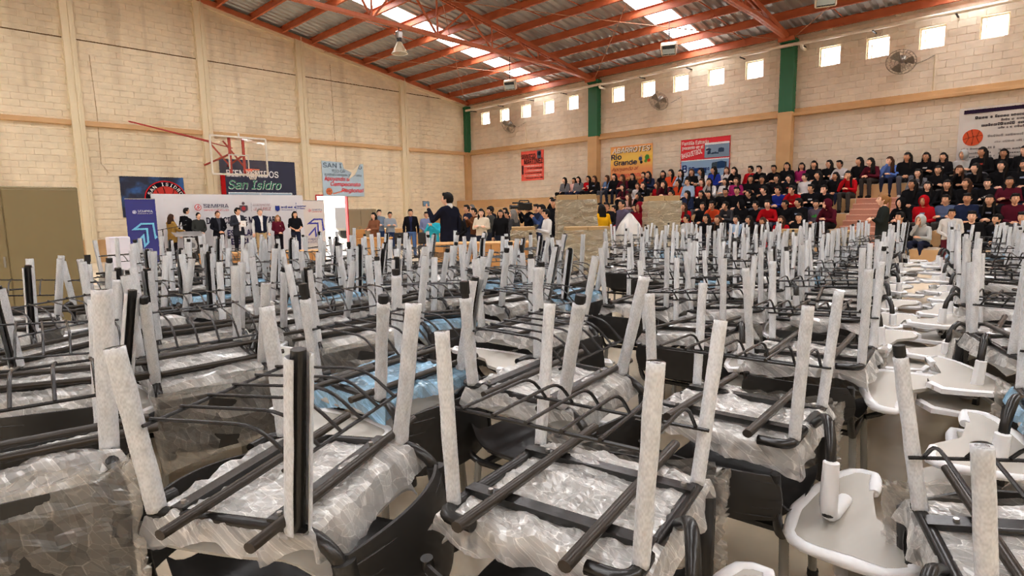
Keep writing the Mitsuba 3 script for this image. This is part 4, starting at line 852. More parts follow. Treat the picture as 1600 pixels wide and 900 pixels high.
for q, (x, y, hr, c, lb) in enumerate([(15.3, 7.3, 'L', 'k', 'black'), (15.2, 6.85, 'L', 'l', 'light blue'), (15.35, 6.3, 'L', 'k', 'black'), (15.3, 5.65, 'L', 'r', 'red'), (15.2, 5.2, 'L', 'k', 'black'), (15.2, 8.2, 'S', 'c', 'light grey')]):
    person(x, y, 0, 175, '%s student in %s seated on the floor, %s from left' % ('long-haired' if hr == 'L' else 'short-haired', lb, ORD[{8.2: 0, 7.3: 1, 6.85: 2, 6.3: 3, 5.65: 4, 5.2: 5}[y]]), 'floor', 'lap', hr, 'k', COL[c][1], (36, 38, 48), -15, 1, group='students seated on the floor')
# ---- what they hold
cp = np.array(ctw.matrix, float)@np.append(CJ['head']+A([0.16, 0.16, 0.02]), 1); ct = T().translate(cp[:3].tolist()).rotate([0, 0, 1], 150)
k = thing('video_camera', 'black shoulder video camera carried by the operator', 'camera'); 
scene[k] = {**MB().box((-0.20, -0.06, -0.09), (0.16, 0.06, 0.09), 0.015).ply(BLACK), 'to_world': ct}
part(k, 'lens', MB().tube([(0.16, 0, -0.01), (0.30, 0, -0.01), (0.36, 0, -0.01)], 0.05, 14, rad=[0.045, 0.045, 0.06]).ply(SHELL, 40), tw=ct)
part(k, 'handle', MB().tube(bend([(-0.12, 0, 0.08), (-0.12, 0, 0.15), (0.12, 0, 0.15), (0.12, 0, 0.08)], 0.03), 0.014, 8).ply(BLACK, 40), tw=ct)
part(k, 'microphone', MB().tube([(0.05, 0.07, 0.09), (0.32, 0.07, 0.09)], 0.02, 10).ply(RUBBER, 40), tw=ct)
wp = np.array(wtw.matrix, float)@np.append(WJ['arm'][0][2]+A([0.07, -0.06, 0.04]), 1); wt = T().translate(wp[:3].tolist()).rotate([0, 0, 1], 150).rotate([0, 1, 0], -35)
k = thing('tablet', 'dark tablet held by the person in the white hoodie', 'tablet'); scene[k] = {**MB().box((-0.01, -0.14, -0.10), (0.01, 0.14, 0.10), 0.006).ply(BLACK), 'to_world': wt}
part(k, 'screen', MB().box((-0.0115, -0.125, -0.085), (-0.0095, 0.125, 0.085)).ply(mat((90, 92, 96), 0.2)), tw=wt)
k = thing('paper_sheets', 'white folded papers held by the man in the charcoal suit', 'papers')
scene[k] = MB().box((7.52, 19.80, 1.08), (7.70, 19.815, 1.28), 0.002, M=None).ply(mat((232, 230, 224), 0.7))
# ================================================================ panels with print
class Panel:
    """a flat thing: u reads to the right, v up, n towards the viewer"""
    def __init__(s, key, o, u, n): s.k, s.o, s.u, s.n = key, A(o, float), A(u, float), A(n, float); s.v = np.cross(s.n, s.u)
    def put(s, P): P = np.asarray(P, float); return s.o+P[:, :1]*s.u+P[:, 1:2]*s.v+P[:, 2:3]*s.n
    def poly(s, name, pts, c, d=0.006, t=0.002, label=None, holes=()):
        m = trimesh.creation.extrude_polygon(Polygon(pts, holes), t, engine='earcut'); v = m.vertices.copy(); v[:, 2] += d
        return part(s.k, name, mikit.ply((s.put(v), m.faces), c if isinstance(c, str) else matte(c)), label)
    def rect(s, name, u0, v0, u1, v1, c, **k): return s.poly(name, [(u0, v0), (u1, v0), (u1, v1), (u0, v1)], c, **k)
    def disc(s, name, u, v, r, c, sy=1.0, a0=0, a1=360, **k):
        an = np.radians(np.linspace(a0, a1, 40)); return s.poly(name, [(u+r*math.cos(a), v+r*sy*math.sin(a)) for a in an], c, **k)
    def line(s, name, pts, w, c, **k):
        from shapely.geometry import LineString
        g = LineString(pts).buffer(w/2, cap_style=2, join_style=2); return s.poly(name, list(g.exterior.coords), c, holes=[list(i.coords) for i in g.interiors], **k)
    def text(s, txt, u, v, h, c, w=None, d=0.008, bold=False, slant=0.0, rot=0.0, name='lettering', center=False):
        m = meshkit.text_mesh(txt, h, 0.002, bold); P = m.vertices.copy(); wd = P[:, 0].max()-P[:, 0].min(); P[:, 0] -= P[:, 0].min()
        if w: P[:, 0] *= w/wd; wd = w
        if center: P[:, 0] -= wd/2
        P[:, 0] += slant*P[:, 1]; cs, sn = math.cos(rot), math.sin(rot); x, y = P[:, 0].copy(), P[:, 1].copy(); P[:, 0], P[:, 1] = x*cs-y*sn+u, x*sn+y*cs+v; P[:, 2] += d
        return part(s.k, name, mikit.ply((s.put(P), m.faces), matte(c)))
    def glyphs(s, u, v, w, h, c, seed, d=0.007, center=False):
        """a line of small print too far to read"""
        r = random.Random(seed); mb = MB(); x = u-w/2 if center else u; e = x+w
        while x < e:
            q = h*r.uniform(0.45, 0.8); hh = h*r.choice((0.7, 0.7, 1.0)); P = np.array([(x, v, d), (x+q, v, d), (x+q, v+hh, d), (x, v+hh, d), (x+q*0.35, v+hh*0.35, d), (x+q*0.7, v+hh*0.35, d), (x+q*0.7, v+hh*0.7, d), (x+q*0.35, v+hh*0.7, d)])
            mb.add(s.put(P), [[0, 1, 5], [0, 5, 4], [1, 2, 6], [1, 6, 5], [2, 3, 7], [2, 7, 6], [3, 0, 4], [3, 4, 7]]); x += q*1.3 if r.random() > 0.16 else q*2.2
        labels[part(s.k, 'small_print', mb.ply(matte(c)))] = {'kind': 'stuff'}
    def sheet(s, w, h, b, amp=0.006, seed=1, cut=None, k=(40, 24), t=0.003):
        f = lambda U, V: (U*w, V*h, amp*(meshkit.fbm(np.stack([U*w*2.2+seed, V*h*1.6, U*0+seed], -1), 3, seed)-0.5)*2-t)
        m = grid(f, *k); P = m.vertices; lo = P-A([0, 0, t]); nv = len(P); ku, kv = k; idx = np.arange(nv).reshape(ku, kv); loop = np.concatenate([idx[:, 0], idx[-1, 1:], idx[-2::-1, -1], idx[0, -2:0:-1]]); F = []
        for a, c in zip(loop, np.roll(loop, -1)): F += [[a, c, c+nv], [a, c+nv, a+nv]]
        scene[s.k] = mikit.ply(trimesh.Trimesh(s.put(np.vstack([P, lo])), np.vstack([m.faces, m.faces[:, ::-1]+nv, F]), process=False), b, smooth=40)
WALLB = lambda key, x, z, y=YB-0.03: Panel(key, (x, y, z), (1, 0, 0), (0, -1, 0))
WALLR = lambda key, y, z: Panel(key, (XR-0.03, y, z), (0, -1, 0), (-1, 0, 0))
def picture(p, u0, v0, u1, v1, cols, seed):
    """a printed photograph: ground, sky and blotches of its colours"""
    r = random.Random(seed); k = p.rect('picture', u0, v0, u1, v1, cols[0], d=0.0065); w, h = u1-u0, v1-v0
    for j in range(7):
        a, b = u0+w*r.uniform(0, 0.8), v0+h*r.uniform(0, 0.6); c = u0+min(w, a-u0+w*r.uniform(0.1, 0.35)); e = v0+min(h, b-v0+h*r.uniform(0.1, 0.4))
        p.poly('picture_area', [(a, b), (c, b+0.01), (c-0.01, e), ((a+c)/2, min(v1, e+0.03)), (a+0.01, e)], cols[1+j % (len(cols)-1)], d=0.007+0.0004*j, t=0.001)
def ball(p, u, v, r, c=(205, 70, 52), sy=1.0):
    p.disc('ball', u, v, r, c, sy, d=0.010); ln = (60, 24, 22); w = max(0.012, r*0.05)
    p.line('ball_seam', [(u-r*0.95, v-r*0.15), (u, v+0.02), (u+r*0.95, v+r*0.2)], w, ln, d=0.0125); p.line('ball_seam', [(u-r*0.15, v+r*0.95*sy), (u+r*0.05, v), (u-r*0.05, v-r*0.95*sy)], w, ln, d=0.0125)
    for q in (1, -1): p.line('ball_seam', [(u+q*r*0.62, v+r*0.75*sy), (u+q*r*0.38, v), (u+q*r*0.68, v-r*0.70*sy)], w, ln, d=0.0125)
def _navy(p, n, uv): return mix((0.008, 0.012, 0.035), (0.02, 0.10, 0.30), smoothstep(0.45, 0.75, fbm(p.x*2.2, p.z*2.6, 1.0, 4)))
procmat('navy_print', _navy, rough=0.5)
k = thing('basketball_banner', 'dark blue SAN ISIDRO basketball banner above the blue roll-up', 'banner'); p = WALLB(k, 4.93, 1.45); p.sheet(1.93, 1.37, 'navy_print')
p.disc('badge', 1.33, 0.62, 0.66, (200, 36, 44), 0.95, 0, 180, d=0.007); p.disc('badge', 1.33, 0.62, 0.62, (22, 24, 34), 0.95, 0, 180, d=0.0085); ball(p, 1.33, 0.62, 0.44, (196, 66, 60))
for j, ch in enumerate('SAN ISIDRO'):
    a = math.radians(158-j*15.0)
    if ch != ' ': p.text(ch, 1.33+0.47*math.cos(a), 0.62+0.45*math.sin(a), 0.115, (235, 232, 228), rot=a-PI/2, bold=True, d=0.013, center=True)
p.rect('band', 0.62, 0.30, 1.92, 0.55, (196, 34, 44), d=0.014); p.text('BASKETBALL', 0.66, 0.34, 0.17, (240, 238, 234), w=1.2, bold=True, d=0.0165); picture(p, 0.10, 0.02, 0.52, 0.36, [(214, 205, 200), (150, 40, 46), (70, 50, 50)], 3)
k = thing('welcome_banner', 'navy BIENVENIDOS San Isidro banner behind the backboard', 'banner'); p = WALLB(k, 8.12, 1.90); p.sheet(2.90, 1.66, mat((28, 32, 58), 0.5), seed=4)
p.rect('red_edge', 0.0, 0.0, 0.17, 1.10, (180, 34, 36), d=0.007); p.text('BIENVENIDOS', 0.22, 1.02, 0.24, (226, 226, 228), w=1.98, bold=True); p.text('San Isidro', 0.24, 0.56, 0.32, (232, 236, 232), w=2.02, bold=True, slant=0.25); p.text('San Isidro', 0.255, 0.575, 0.31, (22, 122, 84), w=1.98, slant=0.25, d=0.0105)
p.rect('picture_frame', 0.24, 0.0, 2.72, 0.44, (205, 214, 220), d=0.006)
picture(p, 0.28, 0.0, 1.40, 0.40, [(150, 176, 196), (30, 34, 44), (150, 140, 130), (214, 214, 214)], 8); picture(p, 1.46, 0.0, 2.68, 0.40, [(150, 178, 200), (34, 40, 52), (120, 120, 116), (30, 30, 36)], 9)
k = thing('torn_banner', 'pale blue SAN ISIDRO RIO GRANDE banner with a torn corner above the door', 'banner'); p = WALLB(k, 12.20, 2.22)
scene[k] = mikit.ply((p.put(np.array([[x, y, z] for z in (-0.004, 0.0) for x, y in ((0, 0), (1.98, 0), (1.98, 1.42), (1.80, 1.40), (1.45, 1.14), (1.02, 1.18), (0.96, 1.44), (0, 1.47))])), np.array([[0, 1, 4], [1, 2, 3], [1, 3, 4], [0, 4, 5], [0, 5, 6], [0, 6, 7]]+[[8+a, 8+c, 8+b] for a, b, c in ([0, 1, 4], [1, 2, 3], [1, 3, 4], [0, 4, 5], [0, 5, 6], [0, 6, 7])]+[[i, (i+1) % 8, (i+1) % 8+8] for i in range(8)]+[[i, (i+1) % 8+8, i+8] for i in range(8)])), mat((166, 188, 200), 0.5))
p.poly('torn_flap', [(1.02, 1.18), (1.45, 1.14), (1.80, 1.40), (1.55, 0.95), (1.20, 0.70), (1.38, 1.02)], (222, 212, 190), d=0.02, t=0.004); p.text('SAN I', 0.06, 1.20, 0.19, (70, 84, 98), w=0.86); p.text('O', 1.74, 1.18, 0.17, (70, 84, 98)); p.text('RIO GR', 0.46, 1.0, 0.13, (96, 108, 120), w=0.62); p.text('DE', 1.40, 0.97, 0.11, (96, 108, 120))
p.text('ADMINISTRACION 2016-2018', 0.10, 0.86, 0.09, (96, 108, 120), w=1.78)
for t_, u, v, w in (('Apoyando al', 0.08, 0.66, 1.2), ('Campeonato', 0.34, 0.44, 1.45), ('Regional', 0.86, 0.18, 1.08)): p.text(t_, u, v, 0.16, (200, 40, 52), w=w, bold=True, slant=0.15)
ball(p, 0.28, 0.20, 0.15, (206, 120, 84)); p.line('shoe_line', [(0.45, 0.1), (0.85, 0.2), (1.1, 0.32)], 0.05, (206, 130, 110))
CORAL = (224, 92, 80)
k = thing('workshop_banner', 'coral SERVICIO MARTINEZ banner on the right wall', 'banner'); p = WALLR(k, 19.22, 2.88); p.sheet(1.42, 1.36, mat(CORAL, 0.5), seed=6)
p.text('SERVICIO', 0.02, 1.02, 0.19, (30, 26, 30), w=0.92, bold=True); p.text('MARTINEZ', 0.20, 0.76, 0.23, (30, 26, 30), w=1.16, bold=True)
for j, (u, w) in enumerate(((0.1, 1.2), (0.4, 0.9), (0.35, 0.95), (0.25, 1.0), (0.2, 1.1), (0.3, 1.0))): p.glyphs(u, 0.64-0.11*j, w, 0.06, (70, 24, 26) if j % 2 else (240, 214, 206), j)
p.rect('tool_picture', 1.02, 1.0, 1.26, 1.32, (86, 96, 110), d=0.007); p.disc('tool_picture', 1.16, 1.2, 0.1, (30, 32, 40), d=0.009); p.rect('side_picture', 0.04, 0.30, 0.14, 0.72, (60, 40, 44), d=0.007)
def _abar(p, n, uv): return mix((0.74, 0.30, 0.11), (0.78, 0.52, 0.09), smoothstep(3.0, 3.45, p.z)*smoothstep(4.1, 3.55, p.z))
procmat('orange_print', _abar, rough=0.5)
k = thing('grocery_banner', 'orange and yellow ABARROTES Rio Grande banner on the right wall', 'banner'); p = WALLR(k, 14.12, 2.50); p.sheet(1.96, 1.50, 'orange_print', seed=7)
p.text('ABARROTES', 0.10, 1.22, 0.20, (90, 50, 30), w=1.76, bold=True, slant=0.2); p.text('ABARROTES', 0.085, 1.235, 0.20, (238, 232, 220), w=1.74, bold=True, slant=0.2, d=0.0105); p.text('Rio', 0.03, 0.98, 0.20, (26, 34, 78), w=0.50, bold=True); p.text('Grande', 0.16, 0.74, 0.19, (26, 34, 78), w=1.10, bold=True)
p.text('Apoyando al', 0.06, 0.52, 0.14, (150, 50, 36), w=1.24, slant=0.3); p.text('Campeonato', 0.10, 0.26, 0.17, (206, 56, 66), w=1.70, slant=0.3); p.text('Regional', 0.62, 0.08, 0.11, (70, 40, 30), w=0.9, slant=0.2)
for u, v, r_, c in ((1.42, 0.94, 0.08, (60, 84, 130)), (1.46, 1.04, 0.05, (205, 160, 130)), (1.72, 0.98, 0.10, (70, 130, 60)), (1.80, 0.86, 0.07, (200, 60, 40)), (1.66, 0.84, 0.06, (90, 140, 60)), (1.46, 0.80, 0.06, (36, 36, 40)), (1.86, 1.0, 0.05, (220, 190, 70))): p.disc('produce', u, v, r_, c, d=0.009)
k = thing('family_banner', 'red Familia Estrada BASQUETBOL banner with two photographs', 'banner'); p = WALLR(k, 10.96, 2.52); p.sheet(1.90, 1.46, mat((196, 30, 44), 0.5), seed=8)
p.text('Familia Estrada', 0.05, 1.26, 0.13, (238, 232, 230), w=1.05, bold=True); p.text('presente en el', 0.06, 1.10, 0.12, (238, 232, 230), w=0.84, bold=True); p.text('BASQUETBOL', 0.06, 0.78, 0.17, (240, 236, 234), w=0.82, bold=True, rot=0.18)
p.rect('white_band', 0.95, 1.20, 1.88, 1.27, (225, 226, 230), d=0.007); picture(p, 0.95, 0.74, 1.88, 1.20, [(120, 140, 160), (44, 56, 76), (170, 180, 190), (50, 66, 88)], 12); picture(p, 0.03, 0.02, 1.88, 0.68, [(136, 166, 196), (40, 66, 104), (200, 208, 214), (60, 74, 84)], 13); p.rect('band', 0.03, 0.66, 1.88, 0.70, (226, 228, 232), d=0.0105)
p.text('B', 0.08, 0.26, 0.26, (24, 40, 96), bold=True, d=0.0112); p.glyphs(0.34, 0.30, 0.8, 0.14, (30, 50, 110), 5, d=0.0112)
k = thing('white_wall_banner', 'large white banner with a basketball on the right wall above the students', 'banner'); p = WALLR(k, 2.60, 2.20); p.sheet(3.2, 1.82, mat((206, 204, 200), 0.5), seed=9, amp=0.012)
p.rect('dark_band', 0.10, 1.66, 3.1, 1.76, (44, 34, 52), d=0.014); ball(p, 0.33, 1.02, 0.22, (196, 84, 56))
for j, (u, v, w, h, c) in enumerate(((1.55, 1.50, 2.4, 0.075, (40, 36, 44)), (1.2, 1.40, 0.6, 0.06, (60, 56, 60)), (1.5, 1.29, 2.0, 0.075, (40, 36, 44)), (1.15, 1.20, 0.6, 0.06, (60, 56, 60)), (1.15, 1.0, 1.0, 0.06, (120, 116, 114)), (1.2, 0.84, 0.8, 0.05, (130, 126, 124)), (0.45, 0.70, 0.7, 0.05, (110, 106, 106)), (0.45, 0.58, 0.55, 0.045, (100, 96, 96)), (0.5, 0.48, 0.62, 0.045, (100, 96, 96)), (0.4, 0.38, 0.48, 0.045, (70, 66, 66)), (0.38, 0.28, 0.4, 0.045, (100, 96, 96)), (1.15, 0.64, 0.5, 0.045, (70, 66, 66)), (1.25, 0.54, 0.7, 0.045, (70, 66, 66)), (1.2, 0.44, 0.5, 0.045, (100, 96, 96)))): p.glyphs(u, v, w, h, c, 20+j, d=0.014, center=True)
picture(p, 1.62, 0.62, 2.4, 1.36, [(176, 96, 60), (30, 26, 30), (190, 110, 100)], 15)
# ---- the stage: backdrop, roll-ups, lectern
k = thing('stage_backdrop', 'wide white SEMPRA donation backdrop behind the officials', 'backdrop'); p = Panel(k, (5.30, 20.98, 0.04), (1, 0, 0), (0, -1, 0)); p.sheet(5.0, 2.13, mat((208, 208, 212), 0.5), seed=11, amp=0.02, k=(70, 30))
part(k, 'frame_tube', MB().tube([(5.3, 21.02, 0.02), (5.3, 21.02, 2.16), (10.3, 21.02, 2.16), (10.3, 21.02, 0.02)], 0.02, 8).ply(mat((170, 170, 172), 0.3, 0.8), 40))
def logo(p, u, v, s, c1, c2, d=0.024):
    p.disc('logo_ring', u, v, 0.105*s, c1, d=d); p.disc('logo_ring', u, v, 0.085*s, (208, 208, 212) if c1[0] > 120 and c1[2] < 120 else (44, 46, 120), d=d+0.0022); p.line('logo_mark', [(u-0.06*s, v-0.05*s), (u+0.01*s, v+0.05*s), (u+0.01*s, v)], 0.02*s, c1, d=d+0.0045); p.line('logo_mark', [(u-0.02*s, v-0.06*s), (u+0.06*s, v+0.02*s)], 0.02*s, c1, d=d+0.0065)
    p.text('SEMPRA', u+0.17*s, v-0.01*s, 0.12*s, c2, w=0.80*s, d=d); p.text('INFRAESTRUCTURA', u+0.17*s, v-0.12*s, 0.05*s, c1 if c1[0] > 120 else c2, w=0.80*s, d=d)
logo(p, 1.33, 1.70, 1.0, (200, 52, 58), (52, 50, 86))
p.poly('crest', [(2.66, 1.60), (2.80, 1.52), (2.94, 1.60), (2.94, 1.76), (2.66, 1.76)], (96, 84, 92), d=0.024); p.disc('crest_top', 2.80, 1.83, 0.05, (96, 84, 92), d=0.024); p.disc('crest', 2.80, 1.66, 0.07, (170, 60, 66), d=0.0265); p.rect('rule', 3.06, 1.54, 3.07, 1.86, (140, 140, 150), d=0.024)
p.text('GOBIERNO DE', 3.14, 1.74, 0.07, (170, 150, 156), w=0.6, d=0.024); p.text('JUÁREZ', 3.14, 1.58, 0.11, (176, 112, 116), w=0.62, d=0.024)
p.poly('shield', [(3.92, 1.60), (4.0, 1.54), (4.08, 1.60), (4.08, 1.74), (3.92, 1.74)], (52, 64, 138), d=0.024); p.glyphs(4.13, 1.66, 0.52, 0.08, (52, 64, 138), 31, d=0.024); p.glyphs(4.13, 1.58, 0.5, 0.035, (90, 96, 150), 32, d=0.024); p.rect('rule', 4.70, 1.54, 4.712, 1.86, (52, 64, 138), d=0.024); p.glyphs(4.76, 1.70, 0.34, 0.05, (52, 64, 138), 33, d=0.024); p.glyphs(4.76, 1.62, 0.3, 0.05, (52, 64, 138), 34, d=0.024)
p.text('DONACIÓN DE MOBILIARIO', 1.56, 1.15, 0.21, (34, 32, 52), w=2.55, bold=True, d=0.024); p.text('ESCOLAR PARA', 2.2, 0.72, 0.20, (34, 32, 80), w=1.5, bold=True, d=0.024); p.text('ESCUELAS', 2.3, 0.42, 0.20, (34, 32, 80), w=1.4, bold=True, d=0.024)
def rollup(key, x, y, w, h, base, ink, arrow, c1):
    p = Panel(key, (x, y, 0.06), (1, 0, 0), (0, -1, 0)); p.sheet(w, h, mat(base, 0.45), amp=0.004, seed=3); part(key, 'base', MB().box((x-0.01, y-0.06, 0.0), (x+w+0.01, y+0.08, 0.075), 0.012).ply(mat((150, 150, 152), 0.35, 0.7))); part(key, 'pole', MB().tube([(x+w/2, y+0.03, 0.06), (x+w/2, y+0.03, h+0.04)], 0.012, 8).ply(mat((150, 150, 152), 0.35, 0.7), 40)); part(key, 'top_rail', MB().box((x, y-0.008, h+0.05), (x+w, y+0.012, h+0.075), 0.004).ply(mat((170, 170, 172), 0.3, 0.7)))
    logo(p, w*0.28, h*0.80, w*0.62, c1, ink, d=0.008)
    a = [(0.96, 0.42), (0.90, 0.40), (0.86, 0.62), (0.46, 0.62), (0.22, 0.54), (0.64, 0.54), (0.64, 0.33), (0.52, 0.28), (0.50, 0.44), (0.18, 0.30)]; p.line('arrow', [(u*w, v*h) for u, v in a], 0.055*w+0.01, arrow, d=0.008)
    p.text('Energía para', 0.10*w, 0.20*h, 0.07*h*0.7, ink, w=0.66*w, d=0.008); p.text('un mundo mejor', 0.10*w, 0.14*h, 0.07*h*0.7, ink, w=0.78*w, d=0.008)
rollup(thing('roll_up_banner', 'blue SEMPRA roll-up banner left of the white backdrop', 'roll-up banner'), 4.34, 19.9, 0.78, 1.92, (44, 46, 120), (225, 226, 235), (120, 190, 224), (225, 226, 235))
rollup(thing('roll_up_banner', 'white SEMPRA roll-up banner with a violet arrow next to the door', 'roll-up banner'), 10.70, 21.8, 0.88, 1.94, (214, 206, 200), (110, 108, 140), (84, 84, 160), (200, 52, 58))
k = thing('lectern', 'clear acrylic lectern with black column and silver crest', 'lectern'); LX, LY = 6.12, 20.25
scene['acrylic'] = {'type': 'blendbsdf', 'weight': 0.25, 'a': {'type': 'thindielectric', 'int_ior': 1.45}, 'b': {'type': 'twosided', 'b': {'type': 'principled', 'base_color': {'type': 'rgb', 'value': [0.75, 0.74, 0.72]}, 'roughness': 0.1}}}
part(k, 'column', MB().box((LX-0.20, LY-0.10, 0.04), (LX+0.20, LY+0.10, 0.80), 0.04).ply(BLACK)); part(k, 'base', MB().box((LX-0.30, LY-0.24, 0), (LX+0.30, LY+0.24, 0.05), 0.01).ply(BLACK))
m = MB().box((-0.44, -0.24, -0.012), (0.44, 0.24, 0.012), 0.006, M=np.array([[1, 0, 0, LX-0.06], [0, 0.96, 0, LY], [0, 0.28, 1, 0.90], [0, 0, 0, 1]])); part(k, 'top', m.ply('acrylic'))
for s in (-1, 1): part(k, 'strut', MB().tube(bend([(LX+0.18*s, LY-0.05, 0.70), (LX+0.24*s, LY-0.08, 0.80), (LX+0.30*s, LY-0.03, 0.88)], 0.05), 0.012, 8).ply('acrylic'))
p = Panel(k, (LX, LY-0.105, 0.54), (1, 0, 0), (0, -1, 0)); p.poly('crest', [(-0.11, -0.18), (0.0, -0.24), (0.11, -0.18), (0.14, 0.0), (0.10, 0.16), (-0.10, 0.16), (-0.14, 0.0)], mat((176, 178, 180), 0.35, 0.4), d=0.004, t=0.006); p.disc('crest_face', 0, 0, 0.08, (110, 112, 116), d=0.011); p.rect('crest_crown', -0.08, 0.16, 0.08, 0.24, mat((200, 202, 204), 0.35, 0.4), d=0.004, t=0.006); p.disc('crest_star', 0, -0.15, 0.04, (214, 214, 214), d=0.011)
k = single('microphone_stand', 'black boom microphone reaching over the lectern', 'microphone', MB().tube([(5.25, 19.9, 0.0), (5.25, 19.9, 1.06)], 0.012, 8).tube([(4.75, 19.9, 0.98), (5.85, 20.1, 1.16)], 0.009, 8).ply(BLACK, 40)); part(k, 'microphone', MB().tube([(5.85, 20.1, 1.16), (5.98, 20.12, 1.18)], 0.02, 10, rad=[0.015, 0.026]).ply(RUBBER, 40)); part(k, 'foot', MB().tube([(5.25, 19.9, 0), (5.25, 19.9, 0.025)], 0.15, 20).ply(BLACK, 40))
# ================================================================ the rest of the hall
# open door with a red frame, leaf swung outside
k = struct('door_1', None); labels[k]['label'] = 'open doorway with a thin red steel frame, bright daylight behind'
RED = mat((170, 40, 44), 0.5); D0, D1, DT = DOOR
part(k, 'jamb', MB().box((D0, YB-0.02, 0), (D0+0.05, YB+0.16, DT)).ply(RED)); part(k, 'jamb', MB().box((D1-0.05, YB-0.02, 0), (D1, YB+0.16, DT)).ply(RED)); part(k, 'lintel', MB().box((D0, YB-0.02, DT-0.05), (D1, YB+0.16, DT)).ply(RED))
k = single('far_building', 'sunlit white wall across the yard behind the open door', 'building', MB().box((2, YB+16, -0.02), (40, YB+16.4, 4.2)).ply(matte((226, 222, 214)))); part(k, 'roof_edge', MB().box((1.8, YB+15.8, 4.2), (40.2, YB+16.6, 4.45)).ply(matte((180, 172, 160))))
k = thing('parked_truck', 'dark vehicle half seen through the open door', 'truck'); part(k, 'cab', MB().box((17.6, YB+7, 0.5), (19.4, YB+9, 2.0), 0.15).ply(mat((50, 48, 52), 0.3))); part(k, 'bed', MB().box((19.4, YB+7, 0.5), (22.4, YB+9, 1.2), 0.06).ply(mat((60, 56, 58), 0.3)))
for x in (18.2, 21.6):
    for y in (YB+7.0, YB+8.8): part(k, 'wheel', MB().tube([(x, y, 0.36), (x, y+0.22, 0.36)], 0.36, 20).ply(RUBBER, 40))
# steel cupboards
def cupboard(key, M, w, d, h, b, seam):
    f = lambda m: {**m, 'to_world': M}
    scene[key] = f(MB().box((0, 0, 0.06), (w, d, h), 0.012).ply(b))
    part(key, 'plinth', MB().box((0.02, 0.03, 0), (w-0.02, d-0.02, 0.062)).ply(DARKS), tw=M)
    for a, e in ((0.012, w/2-0.004), (w/2+0.004, w-0.012)): part(key, 'door', MB().box((a, -0.014, 0.09), (e, 0.004, h-0.03), 0.005).ply(b), tw=M)
    part(key, 'handle', MB().box((w/2-0.05, -0.03, h*0.5), (w/2-0.03, -0.012, h*0.5+0.12), 0.004).ply(BOLT), tw=M)
TAUPE = mat((134, 118, 92), 0.45); OLIVE = mat((128, 114, 80), 0.5)
k = thing('steel_cupboard', 'large olive beige steel cupboard at the left edge of the hall', 'cupboard'); cupboard(k, T().translate([0.02, 8.50, 0.0]).rotate([0, 0, 1], -3), 1.36, 0.55, 1.78, OLIVE, DARKS)
k = thing('steel_cupboard', 'taupe two-door steel cupboard standing before the bright doorway', 'cupboard'); cupboard(k, T().translate([9.93, 17.1, 0]).rotate([0, 0, 1], -46), 0.80, 0.45, 1.60, TAUPE, DARKS)
k = single('white_cube_stand', 'white box stand on the floor left of the blue roll-up', 'stand', MB().box((3.62, 18.6, 0.0), (4.10, 19.1, 0.92), 0.02).ply(mat((214, 214, 226), 0.6)))
# tables, chairs, kraft bag
OAK = mat((190, 142, 86), 0.5); KRAFT = mat((176, 126, 72), 0.8); CARD = mat((166, 138, 98), 0.8)
def table(label, x, y, w, d, h, rz, group=None):
    k = thing('wooden_table', label, 'table', group); M = place(x, y, 0, rz)
    part(k, 'tabletop', MB().box((-w/2, -d/2, h-0.035), (w/2, d/2, h), 0.006).ply(OAK), tw=M)
    for sx in (-1, 1):
        part(k, 'side_panel', MB().box((sx*(w/2-0.05)-0.015, -d/2+0.04, 0), (sx*(w/2-0.05)+0.015, d/2-0.04, h-0.035), 0.003).ply(OAK), tw=M)
    part(k, 'front_panel', MB().box((-w/2+0.06, -d/2+0.05, 0.25), (w/2-0.06, -d/2+0.07, h-0.035), 0.003).ply(OAK), tw=M)
    return k
table('wooden table with a kraft bag near the door', 9.0, 14.3, 1.1, 0.6, 0.76, -42)
k = thing('paper_bag', 'brown kraft paper bag on the wooden table', 'bag'); M = place(8.72, 14.45, 0.76, -42)
part(k, 'body', MB().box((-0.13, -0.07, 0), (0.13, 0.07, 0.24), 0.01).ply(KRAFT), tw=M); part(k, 'handle', MB().tube(bend([(-0.05, 0, 0.24), (-0.05, 0, 0.31), (0.05, 0, 0.31), (0.05, 0, 0.24)], 0.03), 0.006, 6).ply(KRAFT, 40), tw=M)
def lounge(label, x, y, rz):
    k = thing('black_chair', label, 'chair', 'black chairs by the wall'); M = place(x, y, 0, rz)
    part(k, 'seat', MB().box((-0.22, -0.22, 0.42), (0.22, 0.22, 0.48), 0.02).ply(SHELL), tw=M); part(k, 'backrest', MB().box((-0.24, -0.22, 0.52), (-0.19, 0.22, 0.86), 0.02).ply(SHELL), tw=M)
    for sx in (-1, 1):
        for sy in (-1, 1): part(k, 'leg', MB().tube([(sx*0.19, sy*0.19, 0), (sx*0.19, sy*0.19, 0.44)], 0.012, 8).ply(BLACK, 40), tw=M)
    for sy in (-1, 1): part(k, 'back_post', MB().tube([(-0.20, sy*0.15, 0.44), (-0.215, sy*0.15, 0.56)], 0.012, 8).ply(BLACK, 40), tw=M)
lounge('black chair to the right of the wooden table', 10.05, 14.35, -125); lounge('second black chair between the first one and the teal person', 10.45, 13.75, -130)
